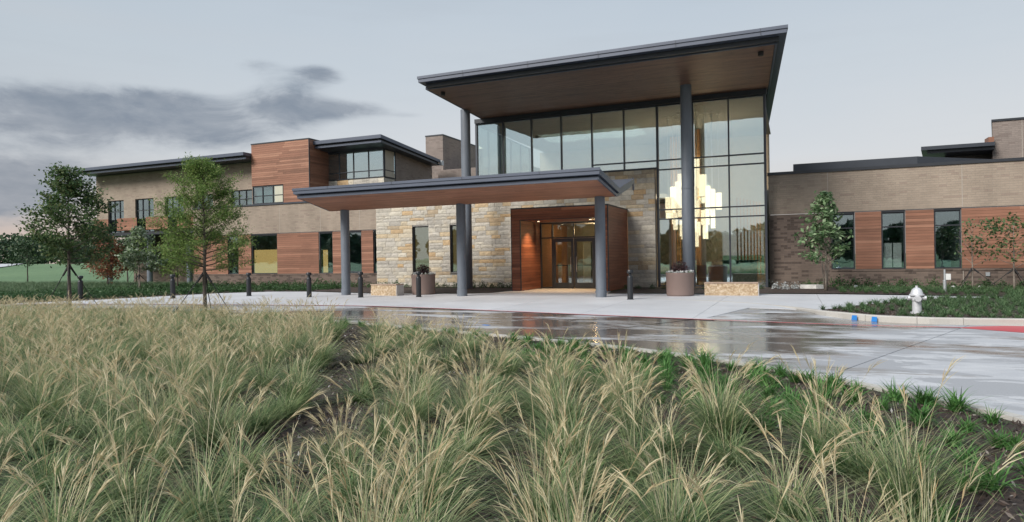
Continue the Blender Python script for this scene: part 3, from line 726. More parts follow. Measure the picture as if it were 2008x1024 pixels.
# ---- lobby hall (glass)
GY, GT = 33.32, 9.08
hall = empty('glass_lobby', (-8.6, GY, 0), 'tall glass lobby hall with dark mullions and a lit chandelier inside', 'building')
SK = -.034
def sx(x, y): return x + SK * (y - GY)
mx_ = [-16.17, -14.55, -12.88, -11.2, -9.53, -7.85, -6.17, -4.45, -2.78, -1.16]
def mull(b, x, z0, z1, w=.075): b.box(x - w / 2, x + w / 2, GY - .07, GY + .1, z0, z1)
for i, x in enumerate(mx_):
    z0 = 5.94 if i < 6 else .03
    b = MB(); mull(b, x, z0, GT, .11 if i in (0, 6, 9) else .07); b.build('mullion', M['metal_dark'], hall)
tr_u = [6.33]; tr_r = [3.40, 3.87, 5.86, 6.33]
for i in range(9):
    a, b_ = mx_[i] + .036, mx_[i + 1] - .036
    zs_ = [5.97, 6.33, GT - .04] if i < 6 else [.08, 3.40, 3.87, 5.86, 6.33, GT - .04]
    if i < 6: zs_ = [5.97, 6.33, GT - .04] if i >= 5 else ([5.97, 6.33, GT - .04] if i >= 4 else [5.97, GT - .04])
    for z in zs_: MB().box(a, b_, GY - .06, GY + .09, z - .03, z + .03).build('transom', M['metal_dark'], hall)
    for c, d in zip(zs_, zs_[1:]): MB().box(a, b_, GY + .01, GY + .022, c + .03, d - .03).build('pane', M['glass_hall'], hall)
# side glass walls (west open to the sky, east above the low wing)
BY = 44.5
def sidewall(x, z0, panes, name):
    b = MB(); n = len(panes) - 1
    for y in panes: b.hexa([(sx(x, y) - .05, y - .04, z0), (sx(x, y) + .05, y - .04, z0), (sx(x, y) + .05, y + .04, z0), (sx(x, y) - .05, y + .04, z0), (sx(x, y) - .05, y - .04, GT), (sx(x, y) + .05, y - .04, GT), (sx(x, y) + .05, y + .04, GT), (sx(x, y) - .05, y + .04, GT)])
    for z in (z0 + .03, 6.33, GT - .04):
        a, c = panes[0], panes[-1]; b.hexa([(sx(x, a) - .04, a, z - .03), (sx(x, a) + .04, a, z - .03), (sx(x, c) + .04, c, z - .03), (sx(x, c) - .04, c, z - .03), (sx(x, a) - .04, a, z + .03), (sx(x, a) + .04, a, z + .03), (sx(x, c) + .04, c, z + .03), (sx(x, c) - .04, c, z + .03)])
    b.build(name, M['metal_dark'], hall)
    for a, c in zip(panes, panes[1:]):
        MB().hexa([(sx(x, a) - .006, a + .04, z0), (sx(x, a) + .006, a + .04, z0), (sx(x, c) + .006, c - .04, z0), (sx(x, c) - .006, c - .04, z0), (sx(x, a) - .006, a + .04, GT), (sx(x, a) + .006, a + .04, GT), (sx(x, c) + .006, c - .04, GT), (sx(x, c) - .006, c - .04, GT)]).build('pane', M['glass_hall'], hall)
sidewall(-16.17, 5.94, [GY + .14, 35.0, 36.8, 38.6, 40.4, 42.2], 'side_frame')
sidewall(-1.16, 5.6, [GY + .14, 35.5, 38.3, 41.2, 44.1], 'side_frame')
MB().hexa([(-1.2, GY + .12, 0), (-1.12, GY + .12, 0), (sx(-1.12, BY), BY, 0), (sx(-1.2, BY), BY, 0), (-1.2, GY + .12, 5.6), (-1.12, GY + .12, 5.6), (sx(-1.12, BY), BY, 5.6), (sx(-1.2, BY), BY, 5.6)]).build('east_wall', M['inner_wall'], hall)
MB().hexa([(-16.25, GY + .1, 0), (-16.1, GY + .1, 0), (-16.5, BY, 0), (-16.65, BY, 0), (-16.25, GY + .1, 5.9), (-16.1, GY + .1, 5.9), (-16.5, BY, 5.9), (-16.65, BY, 5.9)]).build('west_wall', M['inner_wall'], hall)
bw = wall_holes(-16.6, -1.3, 0, GT, BY, .2, [(-4.2, -1.7, .3, 3.1)]).build('back_wall', M['inner_wall'], hall)
MB().quad((-16.5, GY + .12, .015), (-1.2, GY + .12, .015), (-1.5, BY, .015), (-16.6, BY, .015)).build('floor', M['inner_floor'], hall)
MB().box(-16.2, -1.2, GY + .12, BY, GT - .01, GT + .05).build('ceiling', M['inner_ceiling'], hall)
# interior mezzanine, wood fins, desk, seats
MB().box(-12.6, -7.0, 40.2, 44.4, 5.0, 5.3).build('mezzanine_slab', M['inner_ceiling'], hall)
for k in range(9): MB().box(-6.9 + k * .16, -6.82 + k * .16, 41.5, 41.62, .02, 8.9).build('wood_fin', M['wood_inside'], hall)
for k in range(8): MB().box(-2.75 + k * .14, -2.68 + k * .14, 37.0 + k * .5, 37.1 + k * .5, .02, 4.6).build('wood_fin', M['wood_inside'], hall)
MB().box(-5.4, -4.98, 40.2, 40.6, .02, 9.0).build('wood_pier', M['wood_inside'], hall)
tag(MB().box(-3.3, -1.7, 35.3, 36.1, .02, 1.25).box(-3.4, -1.6, 35.2, 36.2, 1.25, 1.3).build('reception_desk', M['inner_teal']), 'teal reception desk just inside the lobby glass', 'desk')
for k, x in enumerate((-4.6, -3.75)):
    b = MB().box(x - .33, x + .33, 36.2, 36.8, .25, .48).box(x - .33, x + .33, 36.75, 36.9, .48, 1.05).box(x - .38, x - .31, 36.2, 36.85, .25, .7).box(x + .31, x + .38, 36.2, 36.85, .25, .7)
    for lx in (-.3, .3):
        for ly in (36.25, 36.8): b.box(x + lx - .02, x + lx + .02, ly - .02, ly + .02, .02, .25)
    tag(b.build('lounge_chair', M['sofa_cloth']), ['rust brown lounge chair inside the glass, nearer the column', 'rust brown lounge chair inside the glass, nearer the teal desk'][k], 'chair', 'lounge chairs in the lobby')
t_ = MB().box(-4.65, -3.95, 35.0, 35.5, .42, .46).box(-4.6, -4.55, 35.05, 35.1, .02, .42).box(-4.05, -4.0, 35.05, 35.1, .02, .42).box(-4.6, -4.55, 35.4, 35.45, .02, .42).box(-4.05, -4.0, 35.4, 35.45, .02, .42)
tag(t_.build('side_table', M['wood_inside']), 'low wooden table in front of the lounge chairs', 'table')
# chandelier: inverted cone of glowing drum shades hung on cords
ch = empty('chandelier', (-4.95, 36.6, GT), 'large tiered chandelier of glowing cream drum shades in the lobby', 'chandelier')
cx, cy = -4.95, 36.6
drums = []
dr_ = random.Random(5)
for ring, (n_, rad, zt, hh, rr) in enumerate([(3, .22, 6.6, 1.5, .17), (6, .62, 6.0, 1.35, .17), (8, 1.0, 5.4, 1.15, .155), (9, 1.35, 4.75, .95, .14), (7, 1.05, 4.05, .9, .13), (5, .65, 3.5, .85, .125), (3, .25, 3.0, .8, .12)]):
    for k in range(n_):
        a = k * 2 * math.pi / n_ + ring * .5; drums.append((math.cos(a) * rad, math.sin(a) * rad * .8, zt - hh + dr_.uniform(-.22, .22), rr * dr_.uniform(.9, 1.15), hh * dr_.uniform(.85, 1.1)))
for (dx, dy, z, r_, h) in drums:
    o = MB().lathe([(r_, 0), (r_, h)], cx + dx, cy + dy, z, 20).build('lamp_shade', M['lamp_glow'], ch); smooth_auto(o)
    MB().tube([(cx + dx, cy + dy, z + h), (cx + dx, cy + dy, GT - .02)], .008, 4).build('cord', M['white_plastic'], ch)
    MB().lathe([(.1, -.03), (.1, 0)], cx + dx, cy + dy, GT - .02, 10).build('ceiling_rose', M['white_plastic'], ch)
ld = bpy.data.lights.new('chandelier_lamp', 'POINT'); ld.energy = 900; ld.color = (1, .76, .48); ld.shadow_soft_size = .7
lo = bpy.data.objects.new('chandelier_lamp', ld); COL.objects.link(lo); lo.location = (-4.9, 38.6, 5.2)
ld = bpy.data.lights.new('hall_fill', 'AREA'); ld.energy = 110; ld.color = (1, .82, .62); ld.shape = 'RECTANGLE'; ld.size = 6; ld.size_y = 3  # added area fill for general lobby brightness, stands for no fitting
lo = bpy.data.objects.new('hall_fill', ld); COL.objects.link(lo); lo.location = (-11, 38.5, 8.9)

# ---- lobby roof with soffit and two round columns
rf = empty('lobby_roof', (-8, 29.5, 9.3), 'broad flat overhanging lobby roof with dark fascia and wood soffit on two columns', 'roof')
K = -.067
RY0, RY1 = 25.9, 47.5
def slab(x0, x1, y0, y1, zb0, zt0, zb1, zt1, skl=-.034, skr=K):
    """roof slab: x edges skewed with depth"""
    xl0, xl1 = x0 + skl * (y0 - RY0) * 2.0, x0 + skl * (y1 - RY0) * 2.0
    xr0, xr1 = x1 + skr * (y0 - RY0), x1 + skr * (y1 - RY0)
    return [(xl0, y0, zb0), (xr0, y0, zb0), (xr1, y1, zb1), (xl1, y1, zb1), (xl0, y0, zt0), (xr0, y0, zt0), (xr1, y1, zt1), (xl1, y1, zt1)]
MB().hexa(slab(-15.45, -.11, RY0, RY1, 9.55, 9.79, 9.5, 9.72)).build('roof_edge', M['metal_fascia'], rf)
MB().hexa(slab(-15.49, -.07, RY0 - .035, RY1, 9.70, 9.815, 9.64, 9.76)).build('drip_edge', M['metal_fascia'], rf)
MB().hexa(slab(-15.2, -.36, RY0 + .3, RY1 - .3, 9.38, 9.549, 9.33, 9.499)).build('recess', M['metal_trim'], rf)
b = MB(); x0, x1 = -15.34, -.40
b.hexa(slab(x0, x1, 26.42, 26.5, 9.34, 9.45, 9.338, 9.448)); b.hexa(slab(x0, x0 + .08, 26.503, RY1 - .6, 9.34, 9.45, 9.27, 9.38, skr=-.068)); b.hexa(slab(x1 - .08, x1, 26.503, RY1 - .6, 9.34, 9.45, 9.27, 9.38, skl=-.0335))
b.build('soffit_trim', M['metal_fascia'], rf)
sf = MB().hexa(slab(-15.25, -.5, 26.52, RY1 - .6, 9.365, 9.379, 9.30, 9.315)).build('soffit', M['black'], rf)
ys_ = 26.6
for k in range(48):
    y = 26.6 + k * .15
    if y > 33.4: break
    z = 9.352 - (y - 26.5) * .003
    xl = -15.24 - .068 * (y - RY0); xr = -.5 - .067 * (y - RY0); c = xl
    while c < xr - .01:
        L = rnd.uniform(3.2, 5.2)
        if xr - (c + L) < 1.5: L = xr - c
        piece('board', M['wood_soffit_high'], (c + L / 2, y, z), (L - .004, .142, .02), sf); c += L
MB().box(-16.2, -1.05, GY - .2, GY + .12, GT, 9.31).build('head_beam', M['metal_trim'], rf)
for x in (-15.68, -4.42):
    o = MB().lathe([(.25, 0), (.25, 9.36)], x, 31.0, .0, 28).build('column', M['column_paint'], rf); smooth_auto(o)
    MB().lathe([(.27, 0), (.27, .05)], x, 31.0, 4.62, 28).build('column_joint', M['column_paint'], rf)
for x in np.arange(-13.2, -.5, 3.05): MB().box(x - .006, x + .006, RY0 - .041, RY0 - .034, 9.56, 9.81).build('fascia_joint', M['metal_trim'], rf)
for x, y in ((-14.9, 27.2), (-1.05, 27.2)):
    MB().lathe([(.10, -.16), (.11, -.02), (.06, 0)], x, y, 9.35, 16).build('soffit_light', M['black'], rf)

# ---- entrance canopy (butterfly)
cn = empty('entrance_canopy', (-12.9, 25, 0), 'low butterfly entrance canopy with grey fascia and wood soffit on three round columns', 'canopy')
def seg(y0, y1, b0, t0, b1, t1, xl0, xl1, xr0, xr1): return [(xl0, y0, b0), (xr0, y0, b0), (xr1, y1, b1), (xl1, y1, b1), (xl0, y0, t0), (xr0, y0, t0), (xr1, y1, t1), (xl1, y1, t1)]
MB().hexa(seg(21.8, 25.2, 4.37, 4.58, 4.02, 4.22, -19.07, -19.9, -6.0, -6.14)).build('front_roof', M['metal_fascia'], cn)
MB().hexa(seg(25.202, 28.3, 4.02, 4.22, 4.72, 4.92, -19.9, -20.7, -6.14, -6.24)).build('rear_roof', M['metal_fascia'], cn)
MB().hexa(seg(21.77, 21.84, 4.50, 4.60, 4.49, 4.595, -19.1, -19.13, -5.97, -5.975)).build('drip_edge', M['metal_fascia'], cn)
MB().hexa(seg(22.05, 25.2, 4.24, 4.37, 3.93, 4.02, -18.9, -19.72, -6.13, -6.26)).build('recess', M['black'], cn)
MB().hexa(seg(25.202, 28.1, 3.93, 4.02, 4.60, 4.70, -19.72, -20.5, -6.26, -6.36)).build('recess', M['black'], cn)
b = MB(); b.hexa(seg(21.93, 21.99, 4.20, 4.31, 4.195, 4.305, -18.98, -19.0, -6.07, -6.075))
b.hexa(seg(21.992, 25.05, 4.195, 4.30, 3.88, 3.985, -6.135, -6.26, -6.075, -6.2)); b.hexa(seg(21.992, 25.05, 4.195, 4.30, 3.88, 3.985, -19.0, -19.8, -18.94, -19.74))
b.hexa(seg(25.052, 28.15, 3.88, 3.985, 4.58, 4.68, -6.26, -6.36, -6.2, -6.3)); b.build('soffit_trim', M['metal_fascia'], cn)
sfc = MB().hexa(seg(22.0, 25.05, 4.218, 4.238, 3.905, 3.928, -18.93, -19.73, -6.14, -6.27)).build('soffit', M['black'], cn)
sl = math.atan2(3.88 - 4.195, 25.05 - 21.99)
for k in range(21):
    y = 22.07 + k * .147; z = 4.205 + (y - 21.99) * math.tan(sl) + .004
    xl = -18.93 - (y - 22) * .26; xr = -6.14 - (y - 22) * .042; c = xl
    while c < xr - .01:
        L = rnd.uniform(2.4, 4.4)
        if xr - (c + L) < 1.2: L = xr - c
        piece('board', M['wood_soffit'], (c + L / 2, y, z), (L - .004, .14, .02), sfc, rot=(sl, 0, 0)); c += L
sfr = MB().hexa(seg(25.06, 28.1, 3.905, 3.928, 4.59, 4.615, -19.73, -20.45, -6.27, -6.36)).build('soffit', M['black'], cn)
sl2 = math.atan2(.7, 3.1)
for k in range(20):
    y = 25.16 + k * .15; piece('board', M['wood_soffit'], (-13.1, y, 3.905 + (y - 25.05) * .2258), (13.2, .142, .02), sfr, rot=(sl2, 0, 0))
for x in (-18.9, -12.93, -6.88):
    o = MB().lathe([(.2, 0), (.2, 3.95)], x, 25.0, 0, 28).build('column', M['column_paint'], cn); smooth_auto(o)
    o = MB().lathe([(.215, 0), (.215, .26), (.2, .27)], x, 25.0, .012, 28).build('column_base', M['column_paint'], cn); smooth_auto(o)
for x in np.arange(-17.3, -6.5, 3.05): MB().box(x - .006, x + .006, 21.763, 21.7695, 4.50, 4.595).build('fascia_joint', M['metal_trim'], cn)
MB().tube([(-6.3, 28.25, 4.95), (-6.3, 28.3, 4.4)], .03, 8).build('downpipe', M['metal_fascia'], cn)

# ---- right wing
RW = 34.0
rw = empty('right_wing', (10, RW, 0), 'single storey right wing of tan brick over wood panels and dark brick', 'building')
XR = 34
win_r = [(1.62, 2.6), (3.67, 4.6), (5.7, 6.7), (12.2, 13.2), (15.3, 16.3), (22, 23)]
wood_r = [(2.6, 3.67), (4.6, 5.7), (6.7, 12.2), (13.2, 15.3), (16.3, 22.0)]
wall_holes(-1.05, XR, 0, .74, RW, .3, []).build('base_wall', M['brick_brown'], rw)
MB().box(1.62, XR, RW - .025, RW + .3, .742, .83).build('sill_course', M['brick_brown'], rw)
wall_holes(-1.05, 1.62, .742, 3.44, RW, .3, []).build('dark_wall', M['brick_brown'], rw)
for i, (a, b_) in enumerate(win_r):
    w = frame_window(rw, a, b_, .832, 3.37, RW + .04, cols=(), rows=(2.72,) , back='inner_dark', room=2.5)
    if i in (1,):
        MB().box(a + .1, b_ - .5, RW + .25, RW + .27, .9, 2.0).box(b_ - .45, b_ - .12, RW + .3, RW + .32, .9, 2.0).build('notice_board', M['white_plastic'], w)
    if i == 2:
        b = MB(); pts = [(a + .3 + .38 * t, 1.0) for t in (0, 1)]
        b.prism([(a + .3, RW + .5), (a + .7, RW + .5), (a + .7, RW + .56), (a + .3, RW + .56)], .9, 1.2); b.build('chair_back', M['inner_teal'], w)
    MB().box(a, b_, RW - .01, RW + .3, 3.372, 3.44).build('lintel', M['metal_trim'], rw)
for a, b_ in wood_r: boards(rw, 'wood_panel', M['wood_panel'], M['black'], a + .01, b_ - .01, .835, 3.435, RW - .0, row=.13, maxlen=3.4)
MB().box(23, XR, RW, RW + .3, .832, 3.44).build('dark_wall', M['brick_brown'], rw)
MB().box(1.6, XR, RW - .03, RW + .05, 3.442, 3.47).build('flashing', M['metal_trim'], rw)
wall_holes(-1.05, XR, 3.472, 5.34, RW + .002, .3, []).build('upper_wall', M['brick_tan'], rw)
for x in (1.5, 6.75, 12, 17): MB().box(x - .012, x + .012, RW - .003, RW + .005, 3.475, 5.335).build('control_joint', M['caulk'], rw)
MB().box(6.74, 6.76, RW - .003, RW + .005, .02, .73).build('control_joint', M['caulk'], rw)
MB().box(-1.1, XR, RW - .05, RW + .4, 5.342, 5.47).build('coping', M['metal_trim'], rw)
MB().box(-1.0, XR, RW + .4, 48, 5.1, 5.3).build('flat_roof', M['metal_roof'], rw)
# raised roof behind: dark fascia rising to the right
MB().hexa([(.05, 36.0, 5.35), (5.4, 36.0, 5.35), (5.4, 48, 5.35), (.05, 48, 5.35), (.05, 36.0, 6.05), (5.4, 36.0, 6.05), (5.4, 48, 6.05), (.05, 48, 6.05)]).build('roof_screen', M['metal_dark'], rw)
MB().hexa([(5.402, 36.0, 5.35), (9.8, 39.5, 5.35), (9.8, 48, 5.35), (5.402, 48, 5.35), (5.402, 36.0, 6.05), (9.8, 39.5, 6.02), (9.8, 48, 6.02), (5.402, 48, 6.05)]).build('roof_screen', M['metal_dark'], rw)
# upper block behind right wing
ub = empty('upper_block', (12, 44, 5), 'tall plain brick block rising behind the right wing roof', 'building')
MB().prism([(10.17, 44), (24, 44), (24, 56), (12.95, 56)], 5.3, 8.68).build('wall', M['brick_grey'], ub)
MB().prism([(10.12, 43.95), (24.05, 43.95), (24.05, 56.05), (12.95, 56.05)], 8.682, 8.8).build('coping', M['metal_trim'], ub)
MB().box(10.15 + 1.35, 10.15 + 1.375, 43.994, 44.01, 5.4, 8.675).build('control_joint', M['caulk'], ub)
MB().prism([(6.66, 43.2), (10.1, 43.2), (11.4, 49), (7.7, 49)], 7.27, 7.47).build('side_roof', M['metal_dark'], ub)
MB().prism([(7.0, 43.5), (10.12, 43.5), (11.3, 48.7), (8.0, 48.7)], 7.10, 7.268).build('side_roof_edge', M['metal_dark'], ub)
MB().prism([(8.2, 45.5), (10.5, 45.5), (11.2, 48.4), (8.8, 48.4)], 5.3, 7.098).build('side_wall', M['brick_grey'], ub)
MB().box(9.9, 10.16, 43.6, 44.4, 7.472, 7.8).build('wood_parapet', M['wood_panel'], ub)

# ---- left wing
LW = 34.0
lwg = empty('left_wing', (-30, LW, 0), 'left wing with a tan brick band over wood panels and windows', 'building')
LX0 = -38.6
wall_holes(LX0, -22.72, 0, .72, LW, .3, []).build('base_wall', M['brick_brown'], lwg)
MB().box(LX0, -22.72, LW - .025, LW + .3, .722, .80).build('sill_course', M['brick_brown'], lwg)
win_l = [(-35.42, -34.5, None, 0), (-33.34, -31.14, 'blind_lit', .62), (-27.75, -26.68, 'half', .6), (-25.5, -24.5, None, 0), (-23.62, -23.3, None, 0)]
wood_l = [(LX0, -35.42), (-34.5, -33.34), (-31.14, -27.75), (-26.68, -25.5), (-24.5, -23.62)]
for a, b_, bl, bh in win_l:
    if bl == 'half':
        w = frame_window(lwg, a, b_, .802, 3.38, LW + .05, back='inner_dark'); MB().box(a + .08, a + .45, LW + .3, LW + .31, .85, 2.3).build('blind', M['blind_lit'], w)
    else: frame_window(lwg, a, b_, .802, 3.38, LW + .05, back='inner_dark', blind=bl, blind_h=bh, fr=.055 if b_ - a > .5 else .04)
    MB().box(a, b_, LW - .0, LW + .3, 3.382, 3.44).build('lintel', M['metal_trim'], lwg)
for a, b_ in wood_l: boards(lwg, 'wood_panel', M['wood_panel'], M['black'], a + .01, b_ - .01, .805, 3.435, LW, row=.13, maxlen=3.4)
MB().box(-23.3, -22.72, LW, LW + .3, .802, 3.44).build('end_wall', M['metal_trim'], lwg)
MB().box(LX0, -22.72, LW - .03, LW + .05, 3.442, 3.468).build('flashing', M['metal_trim'], lwg)
wall_holes(LX0, -22.72, 3.47, 5.34, LW + .002, .3, []).build('upper_wall', M['brick_tan'], lwg)
for x in (-30.9, -27.6, -24.6): MB().box(x - .01, x + .01, LW - .003, LW + .005, 3.475, 5.335).build('control_joint', M['caulk'], lwg)
MB().box(LX0 - .05, -22.72, LW - .06, LW + .75, 5.342, 5.44).build('coping', M['metal_dark'], lwg)
MB().box(LX0, -22.72, LW + .75, 46, 5.1, 5.3).build('flat_roof', M['metal_roof'], lwg)
# timber block
tb = empty('timber_block', (-31, 34.1, 5.4), 'upper storey block clad in reddish horizontal wood boards', 'building')
BX0, BX1, BYf = -33.3, -28.5, 34.1
MB().box(BX0 + .06, BX1 - .06, BYf + .32, 42, 5.3, 9.44).build('wall_core', M['inner_dark'], tb)
pb = boards(tb, 'front_cladding', M['wood_panel'], M['black'], BX0, BX1 - .02, 6.66, 9.42, BYf, row=.13, maxlen=3.2)
boards(tb, 'front_cladding', M['wood_panel'], M['black'], -30.62, BX1 - .02, 5.45, 6.655, BYf, row=.13, maxlen=2.6)
boards(tb, 'side_cladding', M['wood_panel'], M['black'], BYf + .04, 37.5, 5.45, 9.42, BX1, row=.13, axis='y', sgn=1)
boards(tb, 'side_cladding', M['wood_panel'], M['black'], BYf + .04, 37.5, 5.45, 9.42, BX0, row=.26, axis='y', sgn=-1)
MB().box(BX0 - .03, BX1 + .03, BYf - .03, 42.1, 9.422, 9.5).build('coping', M['metal_trim'], tb)
MB().box(BX1 - .018, BX1 + .02, BYf - .02, BYf + .04, 5.45, 9.42).build('corner_trim', M['metal_trim'], tb)
frame_window(tb, BX0 + .02, -30.66, 5.46, 6.63, BYf + .02, cols=(-32.42, -31.54), rows=(5.98,), room=.15, back='inner_teal')
MB().box(-31.5, -30.72, BYf + .14, BYf + .15, 5.5, 6.6).build('lit_blind', M['blind_lit_pale'], tb)
# upper left storey
ul = empty('upper_left_storey', (-41.5, 34.8, 4), 'upper storey of tan brick with tall balcony windows and wood panels at the far end', 'building')
UY = 34.82; UX0, UX1 = -49.75, -33.34
fw = [(-48.45, -46.7), (-45.45, -43.5), (-42.35, -40.45), (-39.4, -37.6)]
sw_ = (-35.95, -34.0)
wall_holes(UX0, UX1, 3.95, 8.42, UY, .3, [(a, b_, 3.9, 6.46) for a, b_ in fw] + [(sw_[0], sw_[1], 5.5, 6.58)]).build('wall', M['brick_tan'], ul)
MB().box(UX0, UX0 + .3, UY + .302, 42, 3.95, 8.4).build('side_wall', M['brick_tan'], ul)
for a, b_ in fw:
    w_ = (b_ - a) / 3
    frame_window(ul, a, b_, 3.97, 6.45, UY + .1, cols=(a + w_, a + 2 * w_), rows=(5.6,), name='balcony_window', room=.8, back='inner_teal')
frame_window(ul, sw_[0], sw_[1], 5.5, 6.57, UY + .1, cols=(sw_[0] + .65, sw_[0] + 1.3), rows=(5.95,), room=.8, back='inner_teal')
for a, b_ in ((-49.7, -47.95), (-47.0, -44.85), (-43.9, -41.65), (-40.7, -38.7)):
    boards(ul, 'balcony_panel', M['wood_panel'], M['metal_trim'], a, b_, 4.12, 5.04, UY - .35, row=.13, maxlen=2.4)
    MB().box(a, b_, UY - .30, UY - .002, 4.12, 4.16).build('balcony_floor', M['metal_trim'], ul)
MB().box(UX0, LX0 - .06, UY - .4, 42, 3.74, 3.94).build('floor_edge', M['metal_trim'], ul)
MB().box(UX0 + .5, LX0 - .06, 37.5, 37.7, 0, 3.74).build('recessed_wall', M['brick_brown'], ul)
for x in (-48.9, -44.5, -40.4): MB().lathe([(.2, 0), (.2, 3.74)], x, 35.2, 0, 20).build('column', M['column_paint'], ul)
RLY = 33.38
MB().box(-50.2, BX0 - .01, RLY, 43, 8.66, 8.87).build('roof_edge', M['metal_fascia'], ul)
MB().box(-50.0, BX0 - .01, RLY + .25, 42.8, 8.56, 8.659).build('recess', M['black'], ul)
MB().box(-50.05, BX0 - .012, RLY + .2, RLY + .28, 8.44, 8.57).build('lower_trim', M['metal_fascia'], ul)
MB().box(-49.95, BX0 - .014, RLY + .285, 42.6, 8.45, 8.556).build('soffit', M['metal_dark'], ul)
# clerestory volume in the middle
cl = empty('clerestory_block', (-27, 36, 5), 'upper block with a strip of corner windows and a sloping dark roof', 'building')
CY = 36.0; CX0, CX1 = -29.7, -24.12
cm = [-29.7, -28.72, -27.62, -26.52, -25.42, -24.3]
w = frame_window(cl, CX0, CX1, 6.93, 8.74, CY, cols=(-28.75, -27.62, -26.48, -25.3), rows=(7.4,), name='window_strip', room=1.1, back='inner_wall', glass='glass_hall')
sd_ = MB()
for y in (CY + .12, 37.35): sd_.box(CX1 - .05, CX1 + .02, y - .03, y + .03, 6.93, 8.74)
for z in (6.96, 7.4, 8.71): sd_.box(CX1 - .04, CX1 + .01, CY + .15, 37.32, z - .03, z + .03)
sdo = sd_.build('side_window', M['metal_trim'], cl)
MB().box(CX1 - .02, CX1 - .008, CY + .15, 37.32, 6.99, 7.37).build('pane', M['glass_hall'], sdo); MB().box(CX1 - .02, CX1 - .008, CY + .15, 37.32, 7.43, 8.68).build('pane', M['glass_hall'], sdo)
MB().box(CX0 - .7, CX0 - .002, CY + .02, 41, 5.3, 8.9).build('end_pier', M['metal_trim'], cl)
sb_ = MB().box(CX0, CX1 - .02, CY + .04, 37.3, 5.2, 6.9).build('stone_base', M['mortar'], cl)
for k, (a, b_, c, d) in enumerate(lay_stones(CX0, CX1, 5.9, 6.9, [], 21)): piece('stone', None, ((a + b_) / 2, CY + .02, (c + d) / 2), (b_ - a - .014, .035, d - c - .014), sb_, me=SM[k % 8])
for k in range(4):
    piece('stone', None, (CX1 - .01, CY + .2 + k * .3, 6.75), (.27, .03, .22), sb_, rot=(0, 0, R(90)), me=SM[k])
    piece('stone', None, (CX1 - .01, CY + .2 + k * .3, 6.5), (.27, .03, .22), sb_, rot=(0, 0, R(90)), me=SM[k + 4])
MB().hexa([(CX0, 37.38, 5.2), (CX1, 37.38, 5.2), (CX1, 42.2, 5.2), (CX0, 42.2, 5.2), (CX0, 37.38, 8.75), (CX1, 37.38, 8.75), (CX1, 42.2, 8.45), (CX0, 42.2, 8.45)]).build('wall', M['brick_grey'], cl)
def shed(y0, y1, x0, x1, b0, t0, b1, t1): return [(x0, y0, b0), (x1, y0, b0), (x1, y1, b1), (x0, y1, b1), (x0, y0, t0), (x1, y0, t0), (x1, y1, t1), (x0, y1, t1)]
MB().hexa(shed(34.5, 42.1, -29.5, -23.3, 9.13, 9.35, 8.55, 8.75)).build('roof_edge', M['metal_fascia'], cl)
MB().hexa(shed(34.75, 42.0, -29.3, -23.5, 9.03, 9.128, 8.46, 8.549)).build('recess', M['black'], cl)
MB().hexa(shed(34.68, 42.05, -29.35, -23.42, 8.90, 9.03, 8.36, 8.49)).build('soffit', M['metal_dark'], cl)
MB().hexa(shed(34.66, 34.75, -29.38, -23.40, 8.90, 9.03, 8.893, 9.023)).build('lower_trim', M['metal_fascia'], cl)
MB().box(CX0 - .05, CX1 + .02, CY - .02, 37.38, 8.742, 8.89).build('window_head', M['metal_dark'], cl)
MB().box(-23.35, -23.15, 41.9, 42.2, 8.35, 8.7).build('rain_hopper', M['galvanised'], cl)
# brick stair block behind
sbk = empty('brick_stair_block', (-25, 44, 5), 'plain brick block standing behind the sloping roof beside the glass lobby', 'building')
MB().box(-25.67, -24.19, 44, 51, 4.5, 10.92).build('wall', M['brick_grey'], sbk)
MB().box(-24.188, -17.2, 43.2, 51, 4.5, 8.2).build('low_wall', M['brick_grey'], sbk)
MB().box(-25.7, -24.16, 43.97, 51.05, 10.922, 11.02).build('coping', M['metal_trim'], sbk)

# ------------------------------------------------------------------ street furniture
bl0 = None
def make_bollard():
    global bl0
    if bl0 is None:
        b1 = MB().lathe([(.105, 0), (.105, .8), (.098, .83), (.075, .86), (.06, .875)], n=24).mesh('bollard_post', M['bollard_black'])
        b2 = MB().lathe([(.058, .87), (.058, .93), (.1, .95), (.115, .965), (.115, 1.05), (.1, 1.07), (.03, 1.08)], n=24).mesh('bollard_head', M['bollard_black'])
        b3 = MB().lathe([(.13, 0), (.13, .015), (.12, .02)], n=24).mesh('base_plate', M['bollard_black'])
        for me in (b1, b2, b3):
            me.polygons.foreach_set('use_smooth', [True] * len(me.polygons)); me.set_sharp_from_angle(angle=R(40))
        bl0 = (b1, b2, b3)
    return bl0
BOL = [(-29.6, 19.9, 'black light bollard half hidden by the dark green tree on the drive'), (-25.5, 21.3, 'black light bollard just to the side of the feathery green tree, second along the row'),
       (-23.3, 23.56, 'black light bollard in front of the lit yellow blind window'), (-19.5, 23.2, 'black light bollard standing between the yellow window and the first canopy column'),
       (-16.9, 23.35, 'black light bollard just past the first canopy column, beside the stone bench'), (-14.45, 24.0, 'black light bollard in front of the round brown planter'),
       (-5.45, 23.75, 'black light bollard right of the entrance doors, nearest the glass lobby')]
for x, y, lab in BOL:
    e = empty('bollard', (x, y, .012), lab, 'bollard', 'light bollards around the drive')
    for nm, me in zip(('post', 'head', 'base_plate'), make_bollard()):
        o = bpy.data.objects.new(nm, me); COL.objects.link(o); o.parent = e
